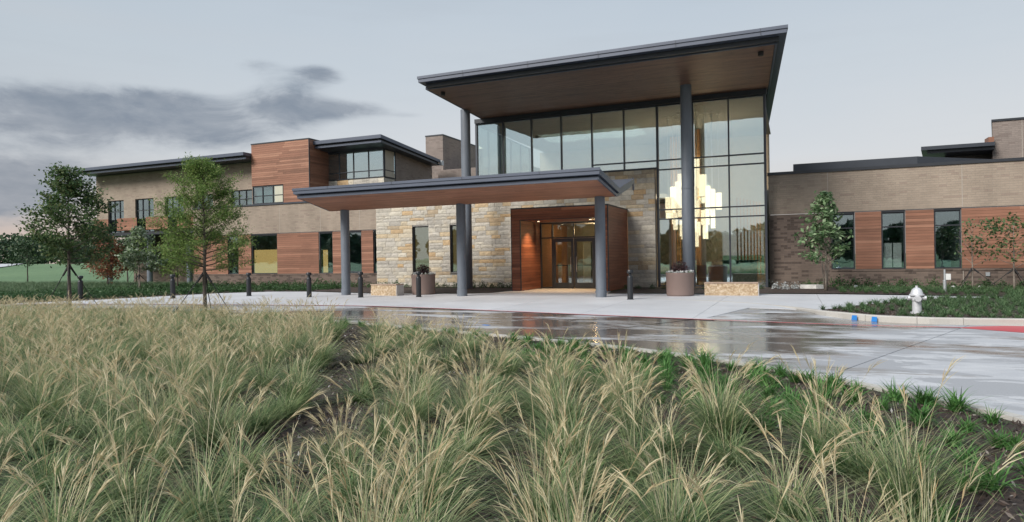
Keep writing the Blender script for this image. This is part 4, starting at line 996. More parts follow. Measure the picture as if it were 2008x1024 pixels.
# benches
def bench(x0, x1, y, rz, lab, end):
    e = empty('stone_bench', ((x0 + x1) / 2, y, .012), lab, 'bench', 'stone benches by the entrance'); e.rotation_euler = (0, 0, rz); e['wl'] = (0, 0, 0)
    L = (x1 - x0) / 2
    m_, t, bs = mat('bench_stone' + ('_b' if end else '')); P = pos(t)
    c = t.ramp(t.noise(P, 13, 6, .75), [(.34, (.26, .175, .10)), (.5, (.44, .33, .21)), (.62, (.62, .53, .40))]); c = t.mix(t.smooth(t.noise(t.vmul(P, (2.2, 1, 1)), 3.2, 4), .66, .72), c, (.66, .62, .55))
    t.set(bs.inputs['Base Color'], c); bs.inputs['Roughness'].default_value = .8; bump(t, bs, t.noise(P, 40, 5, .7), .02)
    b = MB(); n = 8; r = random.Random(9 if end else 2)
    zz = [0, .16, .32, .46]
    for i in range(n + 1):
        x = -L + 2 * L * i / n
        for z in zz: b.v.append((x, -.24 - (r.uniform(0, .02)), z))
    for i in range(n):
        for j in range(3): a = i * 4 + j; b.f.append((a, a + 4, a + 5, a + 1))
    b.box(-L, L, -.235, .24, 0, .459)
    o = b.mesh('block', m_); o = bpy.data.objects.new('block', o); COL.objects.link(o); o.parent = e
    o = MB().box(-L - .015, L + .015, -.27, .26, .46, .5).mesh('seat_slab', M['bench_top']); o = bpy.data.objects.new('seat_slab', o); COL.objects.link(o); o.parent = e
    o = MB().box(L, L + .03, -.24, .24, 0, .459).mesh('end_face', M['bench_end']); o = bpy.data.objects.new('end_face', o); COL.objects.link(o); o.parent = e
simple('bench_top', (.36, .27, .21), .7, 0, .2, 12, .004); simple('bench_end', (.50, .48, .46), .7, 0, .15, 12, .01)
bench(-17.4, -15.95, 25.0, R(-7), 'rough buff stone block bench left of the doors beside the brown planter', 0)
bench(-3.2, -1.25, 26.9, R(1), 'rough buff stone block bench in front of the tall lobby glass', 1)

# ------------------------------------------------------------------ foliage generators
rng = np.random.default_rng(12)
def leaf_quads(P, size, asp=.55, up=None, flat_=.0):
    n = len(P); a = rng.normal(size=(n, 3)); a /= np.linalg.norm(a, axis=1)[:, None]
    if flat_ > 0: a[:, 2] *= (1 - flat_); a /= np.linalg.norm(a, axis=1)[:, None]
    b = rng.normal(size=(n, 3)); 
    if flat_ > 0: b[:, 2] *= .4
    b -= (a * b).sum(1)[:, None] * a; b /= np.linalg.norm(b, axis=1)[:, None]
    s = size * rng.uniform(.65, 1.3, (n, 1)); P = np.asarray(P)
    V = np.stack([P - a * s * .5, P + b * s * asp * .5, P + a * s * .5, P - b * s * asp * .5], 1).reshape(-1, 3)
    F = np.arange(4 * n).reshape(n, 4); return V, F
def leaves_obj(name, P, size, mat_, parent, asp=.55, flat_=0):
    V, F = leaf_quads(P, size, asp, flat_=flat_); me = np_mesh(name, V, F, mat_)
    o = bpy.data.objects.new(name, me); COL.objects.link(o); o.parent = parent; return o
def tree(name, label, cat, loc, H, h0, prof, nb, nleaf, lsize, leafm, barkm, tr=.06, rise=35, stakes=0, group=None, asp=.55, spread=.16, seed=1, flat_=.2, tw=5, lean=(0, 0), multi=1, hang=None):
    r = random.Random(seed); e = empty(name, loc, label, cat, group); e['wl'] = (0, 0, 0)
    wb = MB(); tips = []
    n = 9; tp = []
    for i in range(n):
        t = i / (n - 1); tp.append(Vector((lean[0] * t + r.uniform(-.03, .03) * (t > 0) * H * .12, lean[1] * t + r.uniform(-.03, .03) * (t > 0) * H * .12, t * H * .96)))
    wb.tube(tp, [tr * (1 - .86 * i / (n - 1)) for i in range(n)], 8)
    if multi > 1:
        for k in range(multi - 1):
            a = k * 2.4 + .8; q = Vector((math.cos(a), math.sin(a), 0)); wb.tube([q * .05, q * .13 + Vector((0, 0, H * .25)), q * .3 + Vector((0, 0, H * .55))], [tr * .8, tr * .6, tr * .25], 6)
    def at(t):
        f = t * (n - 1); i = min(int(f), n - 2); return tp[i].lerp(tp[i + 1], f - i)
    wt = []
    for k in range(nb):
        t = h0 + (1 - h0) * ((k + r.random()) / nb) * .98; az_ = k * 2.39996 + r.uniform(-.5, .5); tt = (t - h0) / (1 - h0)
        L = prof(tt) * r.uniform(.72, 1.18); ri = R(rise * (.55 + .9 * tt) + r.uniform(-10, 10)); p = at(t * .98)
        d = Vector((math.cos(az_) * math.cos(ri), math.sin(az_) * math.cos(ri), math.sin(ri))); pts = [p]; q = p.copy()
        for s in range(4):
            d = (d + Vector((r.uniform(-.16, .16), r.uniform(-.16, .16), r.uniform(-.1, .14)))).normalized(); q = q + d * L / 4; pts.append(q.copy())
        rr = max(tr * .34 * (1 - tt * .6), .008); wb.tube(pts, [rr, rr * .8, rr * .6, rr * .4, rr * .2], 5)
        for s in range(tw):
            f = r.uniform(.25, 1) * 4; i = min(int(f), 3); b0 = pts[i].lerp(pts[i + 1], f - i)
            dd_ = (d + Vector((r.uniform(-1, 1), r.uniform(-1, 1), r.uniform(-.5, .7)))).normalized(); l2 = L * r.uniform(.16, .42)
            b1 = b0 + dd_ * l2; wb.tube([b0, (b0 + b1) / 2 + Vector((0, 0, .02)), b1], [rr * .35, rr * .25, rr * .12], 3); tips.append((b0, b1)); wt.append(l2 + .1)
        tips.append((pts[2], pts[4])); wt.append(L * .5 + .1)
    w = wb.mesh('trunk', barkm, smooth=True); o = bpy.data.objects.new('trunk', w); COL.objects.link(o); o.parent = e
    A = np.array([tuple(a) for a, b in tips]); B = np.array([tuple(b) for a, b in tips]); wt = np.array(wt); wt /= wt.sum()
    # clumpy: some twigs carry far more leaves
    wt = wt * rng.uniform(.25, 1.75, len(wt)); wt /= wt.sum()
    idx = rng.choice(len(A), nleaf, p=wt); u = rng.uniform(.1, 1.08, (nleaf, 1)); P = A[idx] + (B[idx] - A[idx]) * u + rng.normal(size=(nleaf, 3)) * spread * np.array([1, 1, .7])
    P = P[P[:, 2] > h0 * H * .8]
    leaves_obj('crown', P, lsize, leafm, e, asp, flat_)
    for k in range(stakes):
        a = k * 2.094 + .5 + seed; ss = stakes and H
        top = Vector((0, 0, h0 * H * .93)); base_ = Vector((math.cos(a) * .95, math.sin(a) * .95, .0))
        s = MB().tube([base_, base_.lerp(top, .62), top + Vector((math.cos(a) * .03, math.sin(a) * .03, 0))], [.011, .012, .018], 5).tube([base_.lerp(top, .78), base_.lerp(top, .95)], .032, 6)
        o = s.mesh('guy_strap', M['rubber_black']); o = bpy.data.objects.new('guy_strap', o); COL.objects.link(o); o.parent = e
    return e
cone = lambda R_, top=.1: (lambda t: R_ * ((1 - t) ** .8 * (1 - top) + top) * (.75 + .5 * min(t * 5, 1)) / 1.15)
GB = .045
tree('oak_tree', 'young dark green oak with thin trunk and straps, farthest tree in the foreground bed', 'tree', (-21.35, 14.0, GB), 4.8, .34, cone(1.5), 50, 9800, .105, M['oak_leaf'], M['bark'], .062, 24, 3, 'staked young trees in the grass bed', spread=.13, seed=3, asp=.6)
tree('feathery_tree', 'feathery yellow green young tree with straps standing in front of the left wing', 'tree', (-14.6, 13.2, GB), 4.45, .31, lambda t: 1.35 * (1 - t) ** .7 + .14 if t > .08 else 1.2, 70, 32000, .066, M['feather_leaf'], M['bark'], .055, 34, 3, 'staked young trees in the grass bed', asp=.32, spread=.085, seed=8, tw=7)
tree('pale_tree', 'small pale leaved tree between the two staked foreground trees', 'tree', (-33.2, 25.6, 0), 3.6, .3, lambda t: 1.05 * (1 - t) ** .6 + .1, 30, 3400, .16, M['pale_leaf'], M['bark_pale'], .05, 40, 3, None, spread=.12, seed=5)
tree('red_tree', 'round red brown young tree behind the pale leaved tree', 'tree', (-40.5, 29.0, 0), 3.1, .16, lambda t: 1.25 * (1 - t) ** .45 + .1, 30, 4200, .15, M['red_leaf'], M['bark'], .05, 40, 2, None, spread=.2, seed=6)
tree('yellowish_tree', 'yellow green small tree showing behind the feathery tree', 'tree', (-33.6, 28.4, 0), 3.6, .2, lambda t: 1.35 * (1 - t) ** .5 + .1, 30, 4200, .13, M['feather_leaf'], M['bark'], .05, 40, 0, None, spread=.2, seed=16)
tree('magnolia_tree', 'pale backed upright young tree against the dark brick beside the lobby glass', 'tree', (1.22, 30.1, .035), 4.2, .26, lambda t: (1.0 * (1 - t) ** .75 + .12) if t > .1 else .85, 34, 1700, .2, M['magnolia_leaf'], M['bark_pale'], .045, 38, 0, None, spread=.13, seed=4, asp=.5, multi=3)
tree('sparse_tree', 'nearly bare thin tree with straps in front of the long wood panel', 'tree', (6.5, 31.2, .035), 2.75, .34, lambda t: 1.05 * (1 - t) ** .4 + .1, 16, 150, .11, M['bed_tuft'], M['bark_pale'], .035, 42, 3, None, spread=.1, seed=14, tw=4)
tree('spreading_tree', 'thinly leaved spreading tree with straps at the right end of the wood panel', 'tree', (7.75, 30.8, .035), 2.7, .33, lambda t: 1.6 * (1 - t) ** .35 + .1, 18, 950, .15, M['oak_leaf'], M['bark_pale'], .04, 30, 3, None, spread=.12, seed=13, tw=5, flat_=.4)
# distant young trees in the field and the far wood
FIELD = [(-62, 37, 3.8, 'small staked tree in the field, nearest the far road'), (-58, 38, 3.6, 'small staked tree in the field, second from the far road'), (-52, 39, 3.4, 'small staked tree in the field behind the dark oak'), (-47, 36, 3.6, 'small round tree in the field just left of the building corner')]
for i, (x, y, h, lab) in enumerate(FIELD):
    tree('field_tree', lab, 'tree', (x, y, terr(x, y)), h, .42, lambda t: 1.5 * (1 - t) ** .5 + .1, 18, 1300, .22, M['far_leaf'], M['bark'], .06, 35, 2 if i else 0, 'young trees dotted over the field', spread=.25, seed=20 + i, tw=3)
def wood_mass(name, pts, hmin, hmax, n, label, lsize=1.3):
    P = []; r = random.Random(4)
    for (x, y) in pts:
        h = r.uniform(hmin, hmax); w = h * r.uniform(.45, .75)
        k = int(n); a = rng.normal(size=(k, 3)); a /= np.linalg.norm(a, axis=1)[:, None]; rad = rng.uniform(.55, 1, (k, 1)) ** .5
        q = a * rad * np.array([w, w, h * .5]) + np.array([x, y, h * .5 + terr(x, y)]); P.append(q[q[:, 2] > terr(x, y)])
    V, F = leaf_quads(np.concatenate(P), lsize, .8)
    return tag(link(name, np_mesh(name, V, F, M['far_leaf'])), label, 'woodland', kind='stuff')
pts = [(-330 + rnd.uniform(-12, 12) + k * 0, 60 + k * 7.5 + rnd.uniform(-4, 4)) for k in range(40)]
wood_mass('far_wood', pts + [(x + 14, y) for x, y in pts], 9, 15, 420, 'low dark line of trees along the horizon past the field', 1.5)
pts2 = [(-185 + rnd.uniform(-4, 4), 112 + k * 4.2 + rnd.uniform(-2, 2)) for k in range(4)]
wood_mass('far_wood', pts2, 5, 7, 420, 'nearer clump of trees on the field edge behind the oak', .9)
pts3 = [(-160 + k * 6 + rnd.uniform(-3, 3), -75 + rnd.uniform(-8, 8)) for k in range(58)]
wood_mass('wood_across_road', pts3, 6, 9, 600, 'belt of trees across the road facing the building', 1.6)

# ------------------------------------------------------------------ tufts
def tuft_mesh(name, mat_, n, L0, L1, spread, w, seg=4, droop=.6, seed=0, lean0=(5, 50), base_r=.06):
    r = np.random.default_rng(seed); az_ = r.uniform(0, 2 * np.pi, n); L = r.uniform(L0, L1, n); th0 = np.radians(r.uniform(*lean0, n)) * r.uniform(.3, 1, n)
    br = base_r * np.sqrt(r.uniform(0, 1, n)); ba = r.uniform(0, 2 * np.pi, n)
    p = np.stack([br * np.cos(ba), br * np.sin(ba), np.zeros(n)], 1); hx = np.stack([np.cos(az_), np.sin(az_)], 1)
    V = []; side = np.stack([-np.sin(az_), np.cos(az_), np.zeros(n)], 1); tw_ = r.uniform(-.6, .6, n)[:, None] * np.stack([hx[:, 0], hx[:, 1], np.zeros(n)], 1); side = side + tw_
    dr = droop * r.uniform(.5, 1.4, n)
    for s in range(seg + 1):
        t = s / seg; ww = w * (1 - t ** 1.6) + .0006; V.append(np.stack([p - side * ww / 2, p + side * ww / 2], 1))
        if s < seg:
            th = th0 + dr * (t + .5 / seg) * 1.7
            p = p + (L / seg)[:, None] * np.stack([hx[:, 0] * np.sin(th), hx[:, 1] * np.sin(th), np.cos(th)], 1)
    V = np.stack(V, 1)  # n,seg+1,2,3
    V[..., 2] = np.maximum(V[..., 2], .01)
    base_ = np.arange(n)[:, None, None] * (seg + 1) * 2; F = []
    for s in range(seg): F.append(np.stack([base_[:, 0, 0] + 2 * s, base_[:, 0, 0] + 2 * s + 1, base_[:, 0, 0] + 2 * s + 3, base_[:, 0, 0] + 2 * s + 2], 1))
    return np_mesh(name, V.reshape(-1, 3), np.concatenate(F), mat_)
def plume_mesh(name, mat_, n, H0, H1, seed, leanmax=26, plen=.26):
    """stems that end in feathery seed heads"""
    r = np.random.default_rng(seed); V = []; F = []
    def ribbon(pts, ws, side):
        i = len(V)
        for p, w_ in zip(pts, ws): V.append(p - side * w_ / 2); V.append(p + side * w_ / 2)
        for k in range(len(pts) - 1): F.append((i + 2 * k, i + 2 * k + 1, i + 2 * k + 3, i + 2 * k + 2))
    wind = np.array([.5, -.15, 0])
    for k in range(n):
        a = r.uniform(0, 2 * np.pi); h = np.array([np.cos(a), np.sin(a), 0]); L = r.uniform(H0, H1); th = np.radians(r.uniform(1, leanmax)); bend = r.uniform(.15, .55)
        p = h * r.uniform(0, .07); pts = [p]
        for s in range(4):
            q = th + bend * (s / 4) ** 2; d = h * np.sin(q) + np.array([0, 0, np.cos(q)]); p = p + d * L / 4; pts.append(p)
        side = np.cross(h, [0, 0, 1]) + h * r.uniform(-.5, .5)
        ribbon(pts, [.0042, .004, .0036, .003, .0026], side)
        # seed head: ribbons fanning a little around the axis, nodding over
        pl = plen * r.uniform(.75, 1.25); dd_ = d + h * bend * .4; dd_ /= np.linalg.norm(dd_); nn = r.integers(9, 13)
        for j in range(nn):
            f = j / nn; b0 = pts[-1] - d * .03 + dd_ * pl * f * .55; o = r.normal(size=3) * .13; dir_ = dd_ + o + np.array([0, 0, -.12 * f]) + h * .15 * f; dir_ /= np.linalg.norm(dir_)
            l_ = pl * r.uniform(.34, .6); s2 = np.cross(dir_, r.normal(size=3)); s2 /= np.linalg.norm(s2)
            m1 = b0 + dir_ * l_ * .5; e1 = m1 + (dir_ + np.array([0, 0, -.22]) + h * .12) * l_ * .5
            ribbon([b0, m1, e1], [.003, .0050, .001], s2)
    return np_mesh(name, np.array(V), np.array(F), mat_)
TUFT = [(tuft_mesh('blades', M['blade_green'], 440, .34, .88, 0, .0058, 4, [.8, .55, .7, .45][k % 4], 40 + k, (3, [80, 50, 66, 42][k % 4]), .10),
         plume_mesh('seed_heads', M['plume_straw'], [7, 15, 22, 30, 10, 18, 26, 5][k], .5, .98, 60 + k, [26, 15, 20, 12][k % 4])) for k in range(8)]
LIR = [tuft_mesh('blades', M['liriope'], 75, .16, .3, 0, .011, 4, .75, 80 + k, (10, 60), .05) for k in range(4)]
BTF = [tuft_mesh('blades', M['bed_tuft'], 60, .14, .26, 0, .011, 3, .8, 90 + k, (10, 60), .05) for k in range(4)]

def img(x, y, z=0):
    v = Vector((x, y, z - 1.55)); c = (v.dot(r2), v.dot(d2), v.dot(fwd)); return (1004 + 1300 * c[0] / c[2], 512 + 1300 * c[1] / c[2], c[2]) if c[2] > .1 else (9e9, 9e9, c[2])
cand = []
sp0 = .74
cy_, sy_ = math.cos(_y), math.sin(_y)
r = random.Random(21)
for i in range(-70, 70):
    for j in range(0, 80):
        # rows laid out in the camera's heading, slightly turned: furrows run away from the viewer
        u = i * .68 + r.uniform(-.14, .14); v = 1.3 + j * .56 + (.28 if i % 2 else 0) + r.uniform(-.14, .14)
        u2 = u + v * .06
        x = u2 * cy_ - v * sy_; y = u2 * sy_ + v * cy_
        if not inside((x, y), BED_FRONT): continue
        X_, Y_, Z_ = img(x, y, .5)
        if not (-160 < X_ < 2170) or Z_ < 1.4: continue
        # distance to kerb
        dk = min(math.hypot(x - p[0], y - p[1]) for p in NEAR)
        lim = .6 if x < -10 else (1.35 if x < -5 else (1.8 if x < -2 else 2.1))
        if dk < lim: continue
        gx, gy, gz = img(x, y, 0.05)
        # bare mulch: right hand side thins out
        if gx > 950 and gy < 690 + (gx - 950) * .27 and not (gx > 1650 and gy > 790 + (gx - 1650) * .2 and r.random() < .6): continue
        if x > -1 and r.random() < .12: continue
        # furrows seen in the photograph
        f1 = gx - (690 - (gy - 650) * .27); f2 = gx - (850 + (gy - 690) * .12)
        if 650 < gy < 1020 and abs(f1) < .06 * (gy - 507) + 19: continue
        if 690 < gy < 960 and abs(f2) < .045 * (gy - 507) + 9: continue
        f3 = gx - (1060 - (gy - 720) * .12)
        cand.append((Z_, x, y, dk))
cand.sort()
def place(names, meshes, x, y, z, s, rz, label, cat, group, sub=('seed_heads',)):  # kind stays thing
    o = bpy.data.objects.new(names, meshes[0]); COL.objects.link(o); o.location = (x, y, z); o.rotation_euler = (r.uniform(-.06, .06), r.uniform(-.06, .06), rz); o.scale = s
    tag(o, label, cat, group, 'thing')
    for nm, me in zip(sub, meshes[1:]): c = bpy.data.objects.new(nm, me); COL.objects.link(c); c.parent = o
    return o
far_v = []
LBL = 'ornamental grass clump with green blades and straw seed heads in the foreground bed'
print('grass clumps', len(cand))
LIMIT = 296
for n_, (Z_, x, y, dk) in enumerate(cand):
    s = r.uniform(.9, 1.2); hz = .47 + .05 * min(max((-x - 4) / 8, 0), 1) + .11 * min(max((6.5 - Z_) / 4, 0), 1); hz *= r.uniform(.72, 1.32) * (.86 if dk < 2.2 else 1); k = r.randrange(8); rz = r.uniform(0, 6.28); sc = (s * .86, s * .86, hz * 1.18)
    if n_ < LIMIT: place('grass_clump', TUFT[k], x, y, GB, sc, rz, LBL, 'ornamental grass', 'ornamental grass clumps filling the foreground bed')
    else: far_v.append((k, x, y, rz, sc))
def merge(items, meshes, name, mat_, z, **kw):
    V, F = [], []; off = 0; cache = {}
    for (k, x, y, rz, sc) in items:
        if k not in cache:
            me = meshes[k]; a = np.empty(len(me.vertices) * 3, np.float32); me.vertices.foreach_get('co', a); f = np.empty(len(me.loops), np.int32); me.loops.foreach_get('vertex_index', f); cache[k] = (a.reshape(-1, 3), f.reshape(-1, 4))
        a, f = cache[k]; c, s = math.cos(rz), math.sin(rz); q = a * np.array(sc); V.append(np.stack([q[:, 0] * c - q[:, 1] * s + x, q[:, 0] * s + q[:, 1] * c + y, q[:, 2] + z], 1)); F.append(f + off); off += len(a)
    return tag(link(name, np_mesh(name, np.concatenate(V), np.concatenate(F), mat_)), kind='stuff', **kw)
if far_v:
    # coarse blades for the far remainder
    FB = [tuft_mesh('b', M['blade_green'], 130, .42, .82, 0, .012, 3, .62, 140 + k, (4, 52), .09) for k in range(3)]
    FP = [plume_mesh('p', M['plume_straw'], 13, .55, .9, 160 + k, 30) for k in range(3)]
    it = [(k % 3, x, y, rz, sc) for k, x, y, rz, sc in far_v]
    merge(it, FB, 'far_grass', M['blade_green'], GB, label='mass of farther ornamental grass at the back of the bed', cat='grass')
    merge(it, FP, 'far_seed_heads', M['plume_straw'], GB, label='straw coloured seed heads over the farther grass', cat='grass')
# liriope along the kerb
n_ = 0
for i in range(len(NEAR) - 1):
    p = NEAR[i]
    if not (-12.5 < p[0] < 6): continue
    a = Vector(NEAR[i]); b_ = Vector(NEAR[i + 1]); L = (b_ - a).length; t = (b_ - a).normalized(); nn = Vector((t.y, -t.x))
    if inside(tuple(a + nn * .5), BED_FRONT) is False: nn = -nn
    for k in range(max(1, int(L / .42 + r.random()))):
        for row in range(5 if p[0] > -3 else 2):
            if r.random() < .22: continue
            q = a.lerp(b_, r.random()) + nn * (.42 + row * .52 + r.uniform(-.16, .16)); X_, Y_, Z_ = img(q.x, q.y, .2)
            if not -40 < X_ < 2060: continue
            n_ += 1; s = r.uniform(.75, 1.2)
            place('lily_turf', (LIR[r.randrange(4)],), q.x, q.y, GB, (s, s, s), r.uniform(0, 6.3), 'small bright green lily turf tuft along the near kerb', 'plant', 'lily turf tufts along the near kerb')
print('liriope', n_)
# hydrant bed tufts: individuals in front, mass behind
pts = []; mass = []
for i in range(0, 90):
    for j in range(0, 60):
        x = .4 + i * .34 + r.uniform(-.12, .12); y = 16.9 + j * .34 + r.uniform(-.12, .12)
        X_, Y_, Z_ = img(x, y, .2)
        if X_ > 2080 or y > 33: continue
        if inside((x, y), BED_R) or (inside((x, y), WALLBED_R) and y < 32.2 and x > 1.6):
            if math.hypot(x - 2.75, y - 18.7) < .28: continue
            if min(math.hypot(x - p[0], y - p[1]) for p in KERBR) < .38: continue
            if x < 2.6 and r.random() < .35: continue
            (pts if y < 20.6 and len(pts) < 170 else mass).append((r.randrange(4), x, y, r.uniform(0, 6.3), (r.uniform(.8, 1.2),) * 3))
for k, x, y, rz, sc in pts: place('bed_tuft', (BTF[k],), x, y, .06, sc, rz, 'small green tuft in the mulch around the hydrant', 'plant', 'small tufts in the hydrant bed')
merge(mass, BTF, 'ground_cover', M['bed_tuft'], .06, label='low green ground cover filling the bed behind the hydrant', cat='ground cover')
print('bed tufts', len(pts), len(mass))
# wall shrubs
def shrub_mesh(seed, n=260, rx=.3, h=.38, ls=.07, m_='shrub_leaf'):
    g_ = np.random.default_rng(seed); a = g_.normal(size=(n, 3)); a[:, 2] = abs(a[:, 2]); a /= np.linalg.norm(a, axis=1)[:, None]; P = a * g_.uniform(.5, 1.05, (n, 1)) * np.array([rx, rx, h]) * (1 + .25 * np.sin(a[:, :1] * 7 + seed)); V, F = leaf_quads(P, ls, .6); return np_mesh('shrub', V, F, M[m_])
SH = [shrub_mesh(200 + k) for k in range(4)]
def shrub_row(x0, x1, y, step, z, label, group, skip=lambda x: False, s0=1.0):
    x = x0
    while x < x1:
        if not skip(x): s = s0 * r.uniform(.8, 1.2); place('wall_shrub', (SH[r.randrange(4)],), x, y + r.uniform(-.12, .12), z, (s, s, s * r.uniform(.85, 1.15)), r.uniform(0, 6.3), label, 'shrub', group)
        x += step * r.uniform(.85, 1.15)
shrub_row(.6, 10.5, 33.2, .62, .035, 'dark green low shrub in the row along the right wing brick wall', 'shrubs along the right wing wall')
shrub_row(-37, -23, 32.6, .62, .02, 'dark green low shrub along the left wing brick base', 'shrubs along the left wing wall')
shrub_row(-22.5, -12.9, 31.9, .55, .03, 'low green shrub at the foot of the stone wall left of the doors', 'shrubs along the stone wall', s0=.85)
shrub_row(-7.4, -1.2, 31.6, .6, .03, 'low shrub in the mulch between doors and lobby glass', 'shrubs beside the lobby glass', skip=lambda x: abs(x + 4.4) < .35, s0=.55)
# green ground cover left of the plaza
gc = []
for k in range(900):
    x = r.uniform(-44, -23.5); y = r.uniform(17, 31.5)
    if inside((x, y), [(-23.2, 27.8), (-25.6, 27.6), (-27.6, 25.7), (-28.5, 22.1), (-29.3, 19.6), (-31.2, 17.2), (-45, 12), (-45, 30.5), (-23.2, 31.5)]): gc.append((r.randrange(4), x, y, r.uniform(0, 6.3), (1.0, 1.0, .8)))
merge(gc, SH, 'low_ground_cover', M['shrub_leaf'], .0, label='low dark green planting behind the drop off plaza', cat='ground cover')
TG = [tuft_mesh('b', M['tall_grass'], 80, .3, .6, 0, .02, 3, .6, 240 + k, (5, 50), .2) for k in range(3)]
tg = []
for k in range(1500):
    x = r.uniform(-66, -36.5); y = r.uniform(21, 33.0)
    if math.hypot(x, y) > 40 and not (x > -49 and y > 34): tg.append((r.randrange(3), x, y, r.uniform(0, 6.3), (1.1, 1.1, 1.0)))
merge(tg, TG, 'meadow_grass', M['tall_grass'], -.02, label='darker taller grass band below the green field', cat='grass')
# silver plants by the lobby corner
SV = shrub_mesh(300, 160, .22, .3, .06, 'silver_leaf')
for k, (x, y) in enumerate(((-.75, 31.6), (-.35, 31.3), (.05, 31.7))): place('silver_plant', (SV,), x, y, .04, (1, 1, 1), k, ['silvery white plant at the lobby glass corner, nearest the glass', 'silvery white plant at the lobby corner, middle of three', 'silvery white plant by the dark brick, farthest from the glass'][k], 'plant', 'silvery plants at the lobby corner')
tag(MB().prism([(.25, 31.9), (.9, 31.8), (1.35, 32.1), (.95, 32.35), (.35, 32.3)], .03, .2).build('pale_rock', M['rock_pale']), 'low pale flat rock at the foot of the dark brick wall', 'rock')
for k, (x, y) in enumerate(((2.5, 32.6), (3.4, 32.6), (6.0, 32.0), (7.0, 32.3))):
    b = MB().lathe([(.07, 0), (.09, .05), (.06, .1), (.02, .12)], x, y, .05, 9); tag(b.build('ground_light', M['white_plastic']), ['small white ground light in the shrubs behind the pale backed tree', 'small white ground light in the shrubs between two wood panels', 'small white ground light left of the nearly bare tree', 'small white ground light right of the nearly bare tree'][k], 'light', 'small white ground lights along the wall bed')

# planters with dark foliage and white flowers
def planter(x, y, lab, lab2):
    e = empty('round_planter', (x, y, .012), lab, 'planter', 'round brown planters'); e['wl'] = (0, 0, 0)
    pr_ = [(.50, 0), (.50, .03), (.52, .04), (.535, .82), (.545, .84), (.545, .9), (.50, .9), (.49, .84)]
    me = MB().lathe(pr_, n=44).mesh('pot', M['planter_brown']); me.polygons.foreach_set('use_smooth', [True] * len(me.polygons)); me.set_sharp_from_angle(angle=R(40))
    o = bpy.data.objects.new('pot', me); COL.objects.link(o); o.parent = e
    o = bpy.data.objects.new('soil', MB().lathe([(.485, .80), (.485, .85)], n=30).mesh('soil', M['mulch'])); COL.objects.link(o); o.parent = e
    p = empty('planter_flowers', (x, y, .86), lab2, 'plant', 'planting in the round planters'); p['wl'] = (0, 0, 0)
    g_ = rng; n = 900; a = g_.normal(size=(n, 3)); a[:, 2] = abs(a[:, 2]); a /= np.linalg.norm(a, axis=1)[:, None]; P = a * g_.uniform(.35, 1.05, (n, 1)) * np.array([.36, .36, .42]) + np.array([0, 0, .08]); leaves_obj('dark_foliage', P, .085, M['dark_red_leaf'], p, .35)
    fl = []
    for k in range(14):
        an = k * 2 * math.pi / 14 + .1; q = np.array([math.cos(an) * .42, math.sin(an) * .42, .08]); fl.append(q + g_.normal(size=(26, 3)) * np.array([.045, .045, .03]))
    leaves_obj('flowers', np.concatenate(fl), .05, M['white_petal'], p, .9)['kind'] = 'stuff'
    P = np.stack([.43 * np.cos(t_ := g_.uniform(0, 6.28, 260)), .43 * np.sin(t_), g_.uniform(0, .06, 260)], 1) + g_.normal(size=(260, 3)) * .03; leaves_obj('flower_leaves', P, .06, M['liriope'], p)
planter(-15.4, 26.0, 'round brown planter beside the left stone bench', 'dark foliage and white flowers in the left planter')
planter(-4.08, 26.35, 'round brown planter in front of the lobby column', 'dark foliage and white flowers in the planter before the lobby column')

# hydrant
hy = empty('fire_hydrant', (2.76, 18.75, .06), 'silver painted fire hydrant standing in the mulch near the kerb', 'fire hydrant'); hy['wl'] = (0, 0, 0)
def hp(name, b, smooth=True):
    me = b.mesh(name, M['silver_paint']); o = bpy.data.objects.new(name, me); COL.objects.link(o); o.parent = hy; smooth_auto(o, 38); return o
hp('barrel', MB().lathe([(.15, 0), (.15, .035), (.105, .04), (.10, .30), (.12, .32), (.125, .42), (.12, .44)], n=24))
hp('bonnet', MB().lathe([(.165, .44), (.165, .47), (.14, .48), (.13, .52), (.105, .585), (.06, .625), (.03, .635), (.03, .68), (.0, .682)], n=24))
for s_, nm in ((-1, 'hose_outlet'), (1, 'hose_outlet')): hp(nm, MB().tube([(s_ * .09, -.02, .38), (s_ * .15, -.03, .38), (s_ * .155, -.03, .38), (s_ * .20, -.035, .38)], [.045, .045, .06, .055], 14))
hp('pumper_outlet', MB().tube([(0, -.09, .37), (0, -.145, .37), (0, -.15, .37), (0, -.2, .37)], [.06, .06, .08, .07], 16))
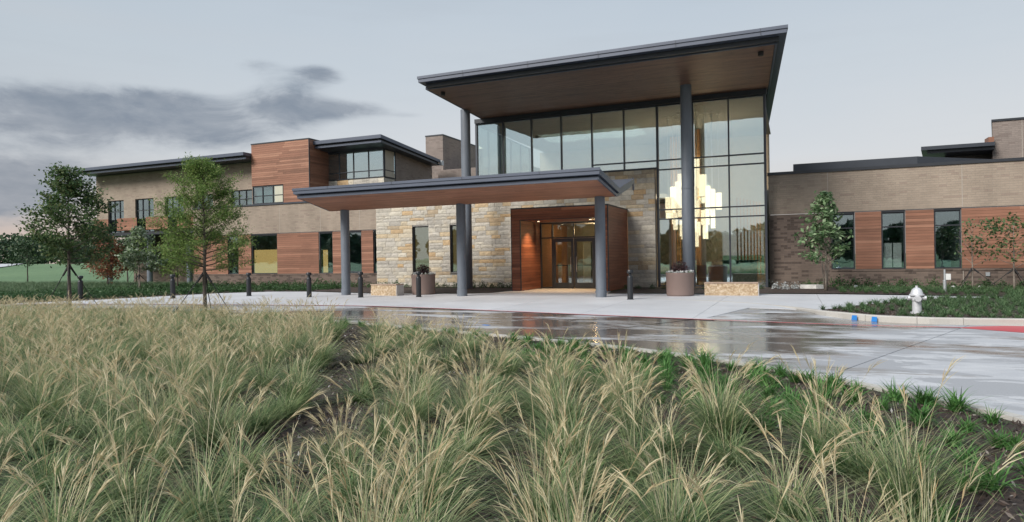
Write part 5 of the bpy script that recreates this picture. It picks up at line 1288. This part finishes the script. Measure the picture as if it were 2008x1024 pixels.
hp('flange_bolt', MB().tube([(.135, -.0, .44), (.135, 0, .425)], .012, 6).tube([(0, -.135, .44), (0, -.135, .425)], .012, 6).tube([(-.135, -.0, .44), (-.135, 0, .425)], .012, 6).tube([(.09, -.1, .44), (.09, -.1, .425)], .012, 6).tube([(-.09, -.1, .44), (-.09, -.1, .425)], .012, 6))
# utility post
up = empty('utility_post', (5.35, 30.0, .035), 'thin grey utility post with a small meter box before the right wing', 'utility post'); up['wl'] = (0, 0, 0)
for nm, b, m_ in (('post', MB().lathe([(.06, 0), (.06, .42), (.035, .45), (.035, .85)], n=12), 'galvanised'), ('meter_box', MB().box(.03, .19, -.08, .06, .45, .68), 'white_plastic')):
    o = bpy.data.objects.new(nm, b.mesh(nm, M[m_])); COL.objects.link(o); o.parent = up
tag(MB().box(7.55, 7.7, 33.93, 33.997, .5, .66).build('wall_tap', M['galvanised']), 'small grey wall box on the brick base behind the bare tree', 'wall box')

# ------------------------------------------------------------------ mulch chips (uncountable)
n = 26000; P = []
tries = rng.uniform([-9, 1.5], [8, 14], (90000, 2))
u = tries[:, 0]; vis = [(x, y) for x, y in tries if y * 1.2 > -x * .7 and inside((x, y), BED_FRONT) and -60 < img(x, y, .06)[0] < 2080 and 0 < img(x, y, .06)[1] < 1500][:n]
P = np.array([(x, y, .05) for x, y in vis]); P[:, 2] += rng.uniform(0, .02, len(P))
V, F = leaf_quads(P, .055, .35); V[:, 2] = np.maximum(V[:, 2], .046)
tag(link('bark_mulch', np_mesh('bark_mulch', V, F, M['mulch_chip'])), 'dark shredded bark mulch chips between the grass clumps', 'mulch', kind='stuff')
n = 5000; tr_ = rng.uniform([.5, 17], [7, 22], (16000, 2)); P = np.array([(x, y, .065) for x, y in tr_ if inside((x, y), BED_R)][:n]); V, F = leaf_quads(P, .06, .35); V[:, 2] = np.maximum(V[:, 2], .061)
tag(link('bark_mulch', np_mesh('bark_mulch', V, F, M['mulch_chip'])), 'dark bark mulch chips around the fire hydrant', 'mulch', kind='stuff')
for o in S.objects:
    if 'wl' in o.keys(): del o['wl']
